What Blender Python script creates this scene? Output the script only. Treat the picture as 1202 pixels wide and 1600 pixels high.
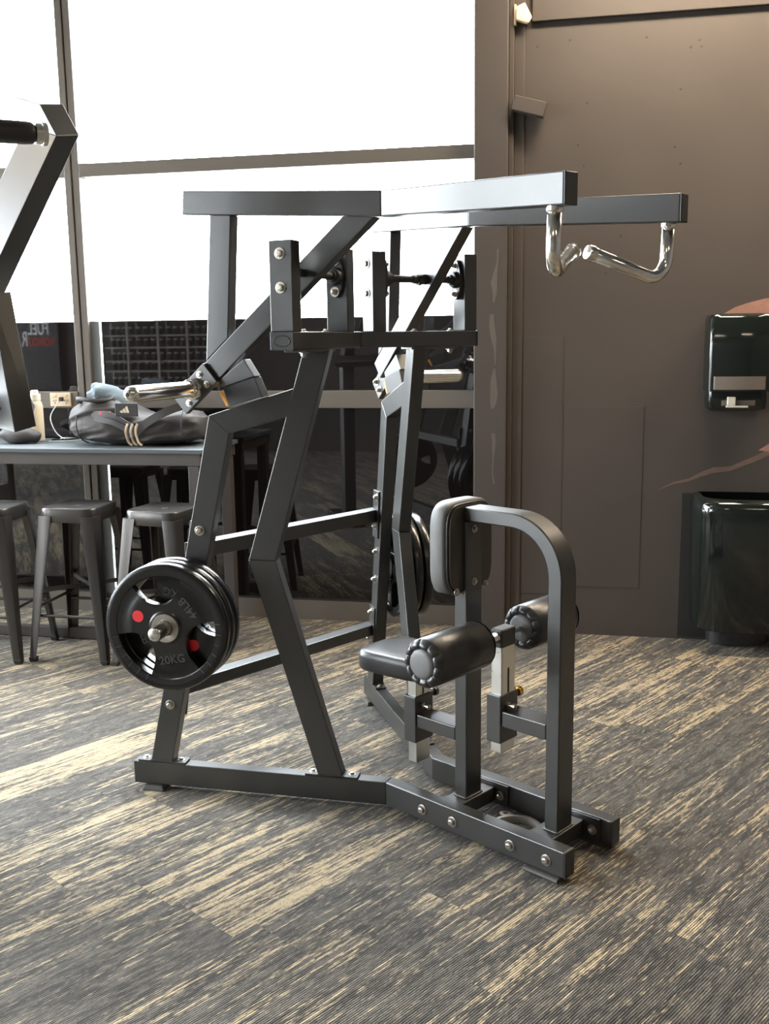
import bpy, math, random
from mathutils import Vector, Matrix, noise
random.seed(7)
for o in list(bpy.data.objects): bpy.data.objects.remove(o, do_unlink=True)
scene = bpy.context.scene
COL = scene.collection
V3 = Vector
PI = math.pi

# ------------------------------------------------------------------ camera
cam_d = bpy.data.cameras.new('camera'); cam = bpy.data.objects.new('camera', cam_d); COL.objects.link(cam)
RT = V3((0.7282310, 0.6852045, -0.0132069)); UP = V3((-0.1074322, 0.1331684, 0.9852535)); FW = V3((-0.6768589, 0.7160733, -0.1705904))
CAM = V3((2.2448797, -2.5175452, 1.6092006)); FPX = 1576.049
cam.matrix_world = Matrix(((RT.x, UP.x, -FW.x, CAM.x), (RT.y, UP.y, -FW.y, CAM.y), (RT.z, UP.z, -FW.z, CAM.z), (0, 0, 0, 1)))
cam_d.sensor_fit = 'HORIZONTAL'; cam_d.sensor_width = 36.0; cam_d.lens = FPX / 1202.0 * 36.0
cam_d.clip_start = 0.05; cam_d.clip_end = 200
scene.camera = cam

# ------------------------------------------------------------------ room frame (walls stand at 32 degrees to the machine)
TH = math.radians(32.0)
W = V3((math.cos(TH), math.sin(TH), 0)); WN = V3((-math.sin(TH), math.cos(TH), 0)); RO = V3((-1.906, 1.353, 0))
def rm(a, b, z=0.0):            # a along the window wall, b out into the room, z up
    return RO + W * a - WN * b + V3((0, 0, z))
ROOM_M = Matrix(((W.x, -WN.x, 0, RO.x), (W.y, -WN.y, 0, RO.y), (0, 0, 1, 0), (0, 0, 0, 1)))

# ------------------------------------------------------------------ world: bright overcast sky
world = bpy.data.worlds.new('world'); scene.world = world; world.use_nodes = True
wn = world.node_tree.nodes; wl = world.node_tree.links
bg = wn['Background']; bg.inputs['Color'].default_value = (0.88, 0.95, 1.0, 1); bg.inputs['Strength'].default_value = 19.0

vs = scene.view_settings
vs.view_transform = 'Standard'; vs.look = 'None'; vs.gamma = 1.0; vs.use_curve_mapping = False
vs.exposure = 0.8

def portal(name, a0, a1, z0, z1, b, axis):
    """light portal filling a window opening (guides the sky light, emits nothing itself)"""
    l = bpy.data.lights.new(name, 'AREA'); l.shape = 'RECTANGLE'
    l.size = abs(a1 - a0); l.size_y = z1 - z0; l.cycles.is_portal = True
    o = bpy.data.objects.new(name, l); COL.objects.link(o)
    if axis == 'a': pos = rm((a0 + a1) / 2, b, (z0 + z1) / 2); d = -WN
    else: pos = rm(b, (a0 + a1) / 2, (z0 + z1) / 2); d = W
    z = -d; y = V3((0, 0, 1)); x = y.cross(z)
    o.matrix_world = Matrix(((x.x, y.x, z.x, pos.x), (x.y, y.y, z.y, pos.y), (x.z, y.z, z.z, pos.z), (0, 0, 0, 1)))
    return o
portal('window_portal', -4.1, 0.88, 1.72, 3.75, -0.06, 'a')
portal('side_window_portal', 0.1, 3.6, 0.25, 3.75, -4.26, 'b')
portal('rear_side_window_portal', 3.8, 8.5, 0.25, 3.75, -8.06, 'b')

# ------------------------------------------------------------------ materials
def pset(b, **kw):
    for k, v in kw.items():
        k = k.replace('_', ' ')
        if k in b.inputs: b.inputs[k].default_value = v
MATS = {}
def mat(name, color, rough=0.5, metal=0.0, spec=0.5, bump=0.0, bscale=60.0, var=0.0, vscale=8.0, rvar=0.0, **kw):
    if name in MATS: return MATS[name]
    m = bpy.data.materials.new(name); m.use_nodes = True; MATS[name] = m
    nt = m.node_tree; b = nt.nodes['Principled BSDF']
    b.inputs['Base Color'].default_value = (*color, 1); b.inputs['Roughness'].default_value = rough
    b.inputs['Metallic'].default_value = metal; b.inputs['Specular IOR Level'].default_value = spec
    pset(b, **kw)
    tc = nt.nodes.new('ShaderNodeTexCoord')
    if var > 0 or rvar > 0:
        n = nt.nodes.new('ShaderNodeTexNoise'); n.inputs['Scale'].default_value = vscale; n.inputs['Detail'].default_value = 5
        nt.links.new(tc.outputs['Object'], n.inputs['Vector'])
        if var > 0:
            mx = nt.nodes.new('ShaderNodeMix'); mx.data_type = 'RGBA'
            mx.inputs['A'].default_value = tuple(c * (1 - var) for c in color) + (1,)
            mx.inputs['B'].default_value = tuple(min(1, c * (1 + var)) for c in color) + (1,)
            nt.links.new(n.outputs['Fac'], mx.inputs['Factor']); nt.links.new(mx.outputs['Result'], b.inputs['Base Color'])
        if rvar > 0:
            mr = nt.nodes.new('ShaderNodeMapRange'); mr.inputs['To Min'].default_value = rough - rvar; mr.inputs['To Max'].default_value = rough + rvar
            nt.links.new(n.outputs['Fac'], mr.inputs['Value']); nt.links.new(mr.outputs['Result'], b.inputs['Roughness'])
    if bump > 0:
        n2 = nt.nodes.new('ShaderNodeTexNoise'); n2.inputs['Scale'].default_value = bscale; n2.inputs['Detail'].default_value = 3
        nt.links.new(tc.outputs['Object'], n2.inputs['Vector'])
        bp = nt.nodes.new('ShaderNodeBump'); bp.inputs['Strength'].default_value = bump; bp.inputs['Distance'].default_value = 0.002
        nt.links.new(n2.outputs['Fac'], bp.inputs['Height']); nt.links.new(bp.outputs['Normal'], b.inputs['Normal'])
    return m

M_FRAME = mat('satin_black_steel', (0.016, 0.016, 0.015), 0.37, 0.0, 0.9, bump=0.06, bscale=420, rvar=0.05, vscale=14)
M_WELD = mat('weld_bead', (0.16, 0.15, 0.14), 0.4, 0.6)
M_CAP = mat('black_plastic', (0.020, 0.020, 0.020), 0.45)
M_CHROME = mat('chrome', (0.80, 0.78, 0.74), 0.16, 1.0)
M_STEEL = mat('brushed_steel', (0.66, 0.65, 0.62), 0.30, 1.0, rvar=0.08, vscale=30)
M_ZINC = mat('zinc_bolt', (0.46, 0.43, 0.38), 0.34, 1.0)
M_RUBBER = mat('plate_rubber', (0.007, 0.007, 0.007), 0.24, 0.0, 0.5, bump=0.05, bscale=160)
M_LETTER = mat('plate_lettering', (0.050, 0.048, 0.044), 0.32)
M_HUB = mat('plate_hub_steel', (0.38, 0.35, 0.31), 0.38, 1.0)
M_RED = mat('red_sticker', (0.75, 0.03, 0.04), 0.45)
M_VINYL = mat('black_vinyl', (0.020, 0.020, 0.021), 0.34, 0.0, 0.55, bump=0.25, bscale=260)
M_VINYLT = mat('textured_vinyl', (0.10, 0.10, 0.098), 0.45, 0.0, 0.5, bump=0.5, bscale=420)
M_BOARD = mat('pad_back_board', (0.030, 0.026, 0.020), 0.55)
M_FOOT = mat('rubber_foot', (0.035, 0.032, 0.028), 0.6)
M_AMBER = mat('amber_tone', (0.75, 0.33, 0.03), 0.35)
M_BRASS = mat('brass_knob', (0.80, 0.42, 0.08), 0.25, 1.0)
M_BUMPER = mat('bumper_rubber', (0.018, 0.018, 0.018), 0.5)
M_CASTGREY = mat('cast_grey', (0.20, 0.19, 0.18), 0.5, 0.2, var=0.2, vscale=20)
M_WALL = mat('dark_brown_paint', (0.060, 0.049, 0.042), 0.55, 0.0, 0.45, bump=0.05, bscale=25, var=0.12, vscale=2.5, rvar=0.06)
M_WALL2 = mat('dark_paint_rear', (0.060, 0.052, 0.046), 0.6)
M_ALU = mat('bronze_window_frame', (0.150, 0.132, 0.112), 0.42, 0.2, 0.5)
M_CEIL = mat('ceiling_paint', (0.10, 0.095, 0.09), 0.8)
M_GROUND = mat('pale_paving', (0.42, 0.41, 0.39), 0.8)
M_TABLE = mat('blue_grey_laminate', (0.090, 0.105, 0.115), 0.42, 0.0, 0.5, rvar=0.04)
M_TABLEG = mat('dark_table_frame', (0.070, 0.060, 0.056), 0.45)
M_STOOL = mat('gunmetal_sheet', (0.075, 0.070, 0.066), 0.30, 0.75, 0.5, rvar=0.06, vscale=10)
M_BAG = mat('charcoal_nylon', (0.042, 0.036, 0.034), 0.62, 0.0, 0.4, bump=0.5, bscale=90, var=0.15)
M_STRAP = mat('bag_webbing', (0.040, 0.037, 0.037), 0.6, bump=0.4, bscale=300)
M_CLOTH = mat('blue_grey_cloth', (0.10, 0.125, 0.14), 0.85, bump=0.4, bscale=80, var=0.2, vscale=20)
M_CREAM = mat('cream_print', (0.62, 0.50, 0.36), 0.6)
M_PINK = mat('pink_tag', (0.65, 0.08, 0.12), 0.6)
M_BOTTLE = mat('cream_plastic', (0.72, 0.60, 0.42), 0.4)
M_OUTLET = mat('ivory_plastic', (0.66, 0.52, 0.36), 0.4)
M_CABLE = mat('white_cable', (0.75, 0.75, 0.72), 0.5)
M_PHONE = mat('phone_black', (0.02, 0.02, 0.025), 0.15)
M_GLOSS = mat('gloss_black_plastic', (0.007, 0.010, 0.009), 0.09, 0.0, 0.6, bump=0.02, bscale=12)
M_SMOKE = mat('smoked_window', (0.16, 0.135, 0.115), 0.15)
M_PAPER = mat('white_paper', (0.80, 0.72, 0.58), 0.7)
M_SENSOR = mat('sensor_plastic', (0.85, 0.66, 0.40), 0.5)
M_PEACH = mat('peach_tone', (0.30, 0.155, 0.115), 0.6, var=0.35, vscale=18)  # uneven peach colour of the flat patches on the wall
M_SMUDGE = mat('dried_drip', (0.105, 0.090, 0.077), 0.38)
M_SIGNBG = mat('sign_black', (0.012, 0.012, 0.012), 0.5)
M_SIGNW = mat('sign_white', (0.85, 0.85, 0.85), 0.5)
M_SIGNR = mat('sign_red', (0.60, 0.06, 0.04), 0.5)
M_SIGNB = mat('sign_blue', (0.55, 0.72, 0.85), 0.5)
M_RACK = mat('rack_metal', (0.42, 0.39, 0.36), 0.5, 0.3)
M_TUB = mat('dark_tub', (0.05, 0.05, 0.055), 0.4)
M_LID = mat('pale_tub_lid', (0.55, 0.52, 0.48), 0.4)

def m_darkglass():
    m = bpy.data.materials.new('dark_tinted_glass'); m.use_nodes = True
    b = m.node_tree.nodes['Principled BSDF']
    b.inputs['Base Color'].default_value = (0.008, 0.006, 0.006, 1); b.inputs['Roughness'].default_value = 0.02; b.inputs['IOR'].default_value = 1.62
    return m
M_DGLASS = m_darkglass()
def m_glass():
    m = bpy.data.materials.new('clear_glass'); m.use_nodes = True
    nt = m.node_tree; nt.nodes.remove(nt.nodes['Principled BSDF']); out = nt.nodes['Material Output']
    t = nt.nodes.new('ShaderNodeBsdfTransparent'); g = nt.nodes.new('ShaderNodeBsdfGlossy'); g.inputs['Roughness'].default_value = 0.0
    mx = nt.nodes.new('ShaderNodeMixShader'); mx.inputs[0].default_value = 0.06
    nt.links.new(t.outputs[0], mx.inputs[1]); nt.links.new(g.outputs[0], mx.inputs[2]); nt.links.new(mx.outputs[0], out.inputs['Surface'])
    return m
M_GLASS = m_glass()
def m_lamp(name='lamp_diffuser', strength=15.0):
    m = bpy.data.materials.new(name); m.use_nodes = True
    b = m.node_tree.nodes['Principled BSDF']; b.inputs['Base Color'].default_value = (0.9, 0.85, 0.75, 1)
    b.inputs['Emission Color'].default_value = (1.0, 0.83, 0.62, 1); b.inputs['Emission Strength'].default_value = strength
    return m
M_LAMP = m_lamp(); M_WALLWASH = m_lamp('added_wall_wash', 56.0)  # second one: unseen wall-wash lamps, added to brighten the wall towards its top
def m_carpet():
    m = bpy.data.materials.new('streaked_loop_carpet'); m.use_nodes = True
    nt = m.node_tree; N = nt.nodes; L = nt.links; b = N['Principled BSDF']
    b.inputs['Roughness'].default_value = 0.92; b.inputs['Specular IOR Level'].default_value = 0.25
    tc = N.new('ShaderNodeTexCoord'); oi = N.new('ShaderNodeObjectInfo')
    def math_(op, *a):
        n = N.new('ShaderNodeMath'); n.operation = op
        for i, v in enumerate(a):
            if isinstance(v, (int, float)): n.inputs[i].default_value = v
            else: L.new(v, n.inputs[i])
        return n.outputs[0]
    def mr(v, a, b_, c=0.0, d=1.0, smooth=True):
        n = N.new('ShaderNodeMapRange'); n.interpolation_type = 'SMOOTHSTEP' if smooth else 'LINEAR'
        L.new(v, n.inputs['Value']); n.inputs['From Min'].default_value = a; n.inputs['From Max'].default_value = b_
        n.inputs['To Min'].default_value = c; n.inputs['To Max'].default_value = d
        return n.outputs['Result']
    def mixc(f, A, B):
        n = N.new('ShaderNodeMix'); n.data_type = 'RGBA'
        if isinstance(f, (int, float)): n.inputs['Factor'].default_value = f
        else: L.new(f, n.inputs['Factor'])
        for k, v in (('A', A), ('B', B)):
            if isinstance(v, tuple): n.inputs[k].default_value = (*v, 1)
            else: L.new(v, n.inputs[k])
        return n.outputs['Result']
    rnd = oi.outputs['Random']
    off = N.new('ShaderNodeCombineXYZ'); L.new(math_('MULTIPLY', rnd, 37.0), off.inputs[0]); L.new(math_('MULTIPLY', rnd, 91.0), off.inputs[1]); L.new(math_('MULTIPLY', rnd, 13.0), off.inputs[2])
    add = N.new('ShaderNodeVectorMath'); add.operation = 'ADD'; L.new(tc.outputs['Object'], add.inputs[0]); L.new(off.outputs[0], add.inputs[1])
    P = add.outputs[0]
    def nz(sx, sy, detail=4, rough=0.6, dist=0.0):
        mp = N.new('ShaderNodeMapping'); mp.inputs['Scale'].default_value = (sx, sy, 1); L.new(P, mp.inputs['Vector'])
        n = N.new('ShaderNodeTexNoise'); n.inputs['Scale'].default_value = 1.0; n.inputs['Detail'].default_value = detail; n.inputs['Roughness'].default_value = rough
        n.inputs['Distortion'].default_value = dist
        L.new(mp.outputs[0], n.inputs['Vector']); return n.outputs['Fac']
    big = nz(14, 1.6, 3, 0.55)            # broad streak zones
    streak = nz(95, 3.6, 4, 0.62, 0.2)    # narrow streaks
    blotch = nz(130, 26, 4, 0.65)           # yarn breaks
    fine = nz(380, 120, 2, 0.6)           # loop mottling
    # gray-brown ground with paler mottling
    ground = mixc(mr(nz(46, 6.5, 5, 0.72), 0.38, 0.68), (0.026, 0.023, 0.020), (0.118, 0.108, 0.092))
    ground = mixc(mr(blotch, 0.50, 0.64, 0.0, 0.55), ground, (0.19, 0.172, 0.142))
    # tan streaks: amount differs from plank to plank
    amt = mr(rnd, 0.0, 1.0, -0.055, 0.045, False)
    s = math_('ADD', math_('ADD', math_('MULTIPLY', big, 0.45), math_('MULTIPLY', streak, 0.62)), amt)
    s = math_('ADD', s, math_('MULTIPLY', math_('SUBTRACT', blotch, 0.5), 0.30))
    s = math_('ADD', s, math_('MULTIPLY', math_('SUBTRACT', nz(150, 20, 3, 0.6), 0.5), 0.25))
    tan_f = mr(s, 0.540, 0.650, 0.0, 0.95)
    col = mixc(tan_f, ground, mixc(streak, (0.43, 0.330, 0.185), (0.50, 0.410, 0.270)))
    col = mixc(mr(fine, 0.52, 0.30, 0.0, 0.6), col, (0.022, 0.019, 0.016))
    # loop rows (ribs) run along the plank
    sep = N.new('ShaderNodeSeparateXYZ'); L.new(tc.outputs['Object'], sep.inputs[0])
    rib = math_('SINE', math_('MULTIPLY', sep.outputs[0], 2 * PI / 0.0068))
    ribf = mr(rib, -1.0, 0.0, 0.62, 0.0)
    col = mixc(ribf, col, (0.014, 0.012, 0.010))
    L.new(col, b.inputs['Base Color'])
    b.inputs['Sheen Weight'].default_value = 0.12; b.inputs['Sheen Roughness'].default_value = 0.45
    h = math_('ADD', math_('MULTIPLY', rib, 0.5), math_('MULTIPLY', fine, 1.2))
    bp = N.new('ShaderNodeBump'); bp.inputs['Strength'].default_value = 0.55; bp.inputs['Distance'].default_value = 0.0025
    L.new(h, bp.inputs['Height']); L.new(bp.outputs['Normal'], b.inputs['Normal'])
    return m
M_CARPET = m_carpet()
M_SUBFLOOR = mat('carpet_seam', (0.02, 0.018, 0.016), 0.9)

# ------------------------------------------------------------------ mesh helpers
class MB:
    def __init__(s): s.v = []; s.f = []
    def add(s, vs, fs):
        n = len(s.v); s.v += [V3(p) for p in vs]; s.f += [tuple(i + n for i in f) for f in fs]; return s
    def hexa(s, b4, t4):            # 4 bottom + 4 top corners, same winding
        return s.add(list(b4) + list(t4), [(3, 2, 1, 0), (4, 5, 6, 7), (0, 1, 5, 4), (1, 2, 6, 5), (2, 3, 7, 6), (3, 0, 4, 7)])
    def box(s, lo, hi):
        x0, y0, z0 = lo; x1, y1, z1 = hi
        return s.hexa([(x0, y0, z0), (x1, y0, z0), (x1, y1, z0), (x0, y1, z0)], [(x0, y0, z1), (x1, y0, z1), (x1, y1, z1), (x0, y1, z1)])
    def prism(s, pts0, pts1):       # two matching rings
        n = len(pts0)
        return s.add(list(pts0) + list(pts1), [tuple(range(n - 1, -1, -1)), tuple(range(n, 2 * n))] + [(i, (i + 1) % n, n + (i + 1) % n, n + i) for i in range(n)])
    def beam(s, p0, p1, w, h, ref=(0, 0, 1), w1=None, h1=None):
        p0, p1 = V3(p0), V3(p1); d = (p1 - p0).normalized(); side = d.cross(V3(ref)).normalized(); u = side.cross(d)
        w1 = w if w1 is None else w1; h1 = h if h1 is None else h1
        q = lambda p, w, h: [p - side * w / 2 - u * h / 2, p + side * w / 2 - u * h / 2, p + side * w / 2 + u * h / 2, p - side * w / 2 + u * h / 2]
        return s.prism(q(p0, w, h), q(p1, w1, h1))
    def cyl(s, p0, p1, r, n=20, r1=None):
        p0, p1 = V3(p0), V3(p1); d = (p1 - p0).normalized(); a = V3((0, 0, 1)) if abs(d.z) < .9 else V3((1, 0, 0))
        x = d.cross(a).normalized(); y = d.cross(x); r1 = r if r1 is None else r1
        c = [(x * math.cos(2 * PI * i / n) + y * math.sin(2 * PI * i / n)) for i in range(n)]
        return s.prism([p0 + k * r for k in c], [p1 + k * r1 for k in c])
    def lathe(s, p0, d, prof, n=32, caps=True):   # prof: (distance along d, radius)
        p0 = V3(p0); d = V3(d).normalized(); a = V3((0, 0, 1)) if abs(d.z) < .9 else V3((1, 0, 0))
        x = d.cross(a).normalized(); y = d.cross(x); base = len(s.v)
        for t, r in prof:
            for i in range(n): s.v.append(p0 + d * t + (x * math.cos(2 * PI * i / n) + y * math.sin(2 * PI * i / n)) * r)
        k = len(prof)
        for j in range(k - 1):
            for i in range(n):
                s.f.append((base + j * n + i, base + j * n + (i + 1) % n, base + (j + 1) * n + (i + 1) % n, base + (j + 1) * n + i))
        if caps:
            s.f.append(tuple(base + i for i in range(n - 1, -1, -1))); s.f.append(tuple(base + (k - 1) * n + i for i in range(n)))
        return s
    def sweep(s, path, prof, ref=(0, 0, 1), closed=False, radii=None):   # prof: ring of 2D pts swept along path
        path = [V3(p) for p in path]; n = len(prof); base = len(s.v); m = len(path); ref = V3(ref); prev = None
        for i, p in enumerate(path):
            if closed: d = (path[(i + 1) % m] - path[i - 1]).normalized()
            else: d = (path[min(i + 1, m - 1)] - path[max(i - 1, 0)]).normalized()
            if prev is None: side = d.cross(ref)
            else: side = prev - d * prev.dot(d)
            if side.length < 1e-6: side = d.orthogonal()
            side.normalize(); u = side.cross(d); prev = side; k = radii[i] if radii else 1.0
            for (a, b) in prof: s.v.append(p + side * a * k + u * b * k)
        for i in range(m if closed else m - 1):
            j = (i + 1) % m
            for q in range(n): s.f.append((base + i * n + q, base + i * n + (q + 1) % n, base + j * n + (q + 1) % n, base + j * n + q))
        if not closed:
            s.f.append(tuple(base + q for q in range(n - 1, -1, -1))); s.f.append(tuple(base + (m - 1) * n + q for q in range(n)))
        return s
    def tube(s, path, r, n=16, closed=False, radii=None):
        return s.sweep(path, [(r * math.cos(2 * PI * i / n), r * math.sin(2 * PI * i / n)) for i in range(n)], closed=closed, radii=radii)
    def mesh(s, name, m=None, mirror=False, smooth=False, auto=None):
        vs = [(p.x, -p.y, p.z) for p in s.v] if mirror else [tuple(p) for p in s.v]
        fs = s.f
        me = bpy.data.meshes.new(name); me.from_pydata(vs, [], fs); me.validate(); me.update()
        import bmesh
        bm = bmesh.new(); bm.from_mesh(me); bmesh.ops.recalc_face_normals(bm, faces=bm.faces); bm.to_mesh(me); bm.free()
        if m: me.materials.append(m)
        if smooth:
            for p in me.polygons: p.use_smooth = True
        if auto is not None:
            for p in me.polygons: p.use_smooth = True
            try: me.set_sharp_from_angle(angle=math.radians(auto))
            except Exception: pass
        return me
def link(name, me, parent=None, loc=None, mw=None):
    o = bpy.data.objects.new(name, me); COL.objects.link(o)
    if parent is not None: o.parent = parent
    if mw is not None: o.matrix_local = mw
    elif loc is not None: o.location = loc
    return o
def bev(o, w=0.003, seg=2):
    md = o.modifiers.new('bevel', 'BEVEL'); md.width = w; md.segments = seg; md.limit_method = 'ANGLE'; md.angle_limit = math.radians(40)
    return o
def part(name, mb, m, parent=None, mirror=False, bevel=0.0, auto=None, smooth=False, loc=None, mw=None, seg=2):
    o = link(name, mb.mesh(name, m, mirror, smooth, auto), parent, loc, mw)
    if bevel: bev(o, bevel, seg)
    return o
def tag(o, label=None, cat=None, group=None, kind=None):
    if label: o['label'] = label
    if cat: o['category'] = cat
    if group: o['group'] = group
    if kind: o['kind'] = kind
    return o
def thing(name, label, cat, loc=(0, 0, 0), mw=None, group=None):
    o = bpy.data.objects.new(name, None); COL.objects.link(o); o.empty_display_size = 0.1
    if mw is not None: o.matrix_world = mw
    else: o.location = loc
    return tag(o, label, cat, group)
def struct(name, mb=None, m=None, loc=None, mw=None, bevel=0.0, label=None):
    if mb is None:
        o = bpy.data.objects.new(name, None); COL.objects.link(o); o.empty_display_size = 0.1
        if mw is not None: o.matrix_world = mw
        elif loc is not None: o.location = loc
    else: o = part(name, mb, m, None, bevel=bevel, loc=loc, mw=mw)
    o['kind'] = 'structure'
    if label: o['label'] = label
    return o
def copy_tree(o, parent=None):
    c = o.copy(); COL.objects.link(c); c.parent = parent
    for ch in o.children: copy_tree(ch, c)
    return c
def axes(o, x, y, z):
    return Matrix(((x[0], y[0], z[0], o[0]), (x[1], y[1], z[1], o[1]), (x[2], y[2], z[2], o[2]), (0, 0, 0, 1)))
def zaxis(p, d, twist=0.0):     # matrix whose local z points along d
    d = V3(d).normalized(); a = V3((0, 0, 1)) if abs(d.z) < .9 else V3((1, 0, 0))
    x = a.cross(d).normalized(); y = d.cross(x)
    c, s_ = math.cos(twist), math.sin(twist)
    return axes(V3(p), x * c + y * s_, y * c - x * s_, d)
def fillet(p0, k, p1, r, n=8):  # path from p0 over corner k to p1, rounded
    p0, k, p1 = V3(p0), V3(k), V3(p1); a = (p0 - k).normalized(); b = (p1 - k).normalized()
    ang = a.angle(b); t = r / math.tan(ang / 2); A = k + a * t; B = k + b * t
    c = k + (a + b).normalized() * (r / math.sin(ang / 2))
    out = []
    va = A - c; vb = B - c; tot = va.angle(vb)
    for i in range(n + 1):
        f = i / n; out.append(c + (va * math.sin((1 - f) * tot) + vb * math.sin(f * tot)) / math.sin(tot))
    return [p0] + out + [p1]
def text_mesh(body, size, depth, m, name, align='CENTER', extrude=True, sx=1.0):
    cu = bpy.data.curves.new(name, 'FONT'); cu.body = body; cu.size = size; cu.extrude = depth; cu.align_x = align; cu.align_y = 'CENTER'
    cu.resolution_u = 3; cu.offset = size * 0.012
    t = bpy.data.objects.new(name + '_tmp', cu); COL.objects.link(t)
    dg = bpy.context.evaluated_depsgraph_get(); me = bpy.data.meshes.new_from_object(t.evaluated_get(dg))
    bpy.data.objects.remove(t, do_unlink=True); bpy.data.curves.remove(cu)
    me.name = name; me.materials.clear(); me.materials.append(m)
    if sx != 1.0:
        for v in me.vertices: v.co.x *= sx
    return me

# shared fastener meshes (local z = outward)
def bolt_mesh(r, name, m=M_ZINC):
    mb = MB()
    mb.lathe((0, 0, 0), (0, 0, 1), [(0, r * 1.55), (r * 0.18, r * 1.55), (r * 0.22, r * 1.42)], 20)
    mb.cyl((0, 0, r * 0.26), (0, 0, r * 0.95), r, 6); mb.lathe((0, 0, r * 0.95), (0, 0, 1), [(0, r * 0.86), (r * 0.12, r * 0.6)], 12)
    return mb.mesh(name, m)
BOLT = bolt_mesh(0.0115, 'bolt'); BOLT_S = bolt_mesh(0.008, 'bolt_small')
def nut_mesh(r, name):
    mb = MB(); mb.lathe((0, 0, 0), (0, 0, 1), [(0, r * 1.6), (r * 0.2, r * 1.6)], 20); mb.cyl((0, 0, r * 0.2), (0, 0, r * 1.0), r, 6)
    mb.lathe((0, 0, r * 1.0), (0, 0, 1), [(0, r * 0.8), (r * 0.45, r * 0.62), (r * 0.7, r * 0.3)], 12)
    return mb.mesh(name, M_ZINC)
NUT = nut_mesh(0.0105, 'nut')
def bolt(parent, p, d, me=BOLT, tw=0.2, name='bolt'):
    return link(name, me, parent, mw=zaxis(p, d, tw))
LAMPS = [(-2.6, 2.8), (1.9, 0.72), (3.6, 0.72), (-3.4, 6.2), (0.6, 6.6), (3.6, 6.0)]  # the two nearest the wall are added for its top-to-bottom gradient
LAMP_LABELS = ['rectangular ceiling lamp left of the pulldown machine', 'added wall-wash lamp panel on the ceiling above the dispenser', 'added wall-wash lamp panel on the ceiling in the far right corner',
               'rectangular ceiling lamp towards the sign on the rear wall', 'rectangular ceiling lamp behind the camera', 'rectangular ceiling lamp in the rear right of the room']
# ================================================================== THE ROOM
ROOM_M = axes(RO, W, WN, (0, 0, 1))
A0R, A1R, B1R, HR = -8.0, 5.0, 8.6, 3.9
def rb(mb, a0, a1, b0, b1, z0, z1): return mb.box((a0, -b1, z0), (a1, -b0, z1))
def rpart(name, lims, m, parent, bevel=0.0):
    return part(name, rb(MB(), *lims), m, parent, bevel=bevel)

# ---- floor: carpet planks laid across the room at an angle
fl = MB(); c4 = [rm(-4.2, 0, 0), rm(A1R, 0, 0), rm(A1R, B1R, 0), rm(A0R, B1R, 0), rm(A0R, 3.7, 0), rm(-4.2, 3.7, 0)]
fl.prism([p + V3((0, 0, -0.03)) for p in c4][::-1], [p + V3((0, 0, -0.005)) for p in c4][::-1])
floor = struct('floor', fl, M_CARPET)
PW, PL, GAP = 0.25, 1.0, 0.0006
plank_me = MB().box((-PW / 2 + GAP, -PL / 2 + GAP, -0.005), (PW / 2 - GAP, PL / 2 - GAP, 0.0)).mesh('carpet_plank', M_CARPET)
def clip(poly, p, n):
    out = []
    for i in range(len(poly)):
        A, B = poly[i], poly[(i + 1) % len(poly)]; da, db = (A - p).dot(n), (B - p).dot(n)
        if da >= 0: out.append(A)
        if da * db < 0: out.append(A + (B - A) * (da / (da - db)))
    return out
rr = random.Random(3)
for i in range(-15, 9):
    x = 0.825 + i * PW; stag = 0.30 if i == 0 else rr.choice([0.05, 0.30, 0.55, 0.80]) + rr.uniform(-.08, .08)
    for j in range(-4, 5):
        y = stag - PL / 2 + j * PL
        b = -(V3((x, y, 0)) - RO).dot(WN); a = (V3((x, y, 0)) - RO).dot(W)
        if b < -0.75 or b > 5.6 or a < -4.2 or a > 3.2: continue
        corners = [V3((x + sx * (PW / 2 - GAP), y + sy * (PL / 2 - GAP), 0)) for sx, sy in ((-1, -1), (1, -1), (1, 1), (-1, 1))]
        bs = [-(c - RO).dot(WN) for c in corners]
        lim = 0.0
        if min(bs) > 0.08:
            link('carpet_plank', plank_me, floor, loc=(x, y, 0))
        else:
            pl = clip(corners, rm(0, 0.004), -WN)
            if len(pl) < 3: continue
            loc = V3((x, y, 0)); mb = MB(); mb.prism([p - loc + V3((0, 0, -0.005)) for p in pl], [p - loc for p in pl])
            part('carpet_plank', mb, M_CARPET, floor, loc=loc)

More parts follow.
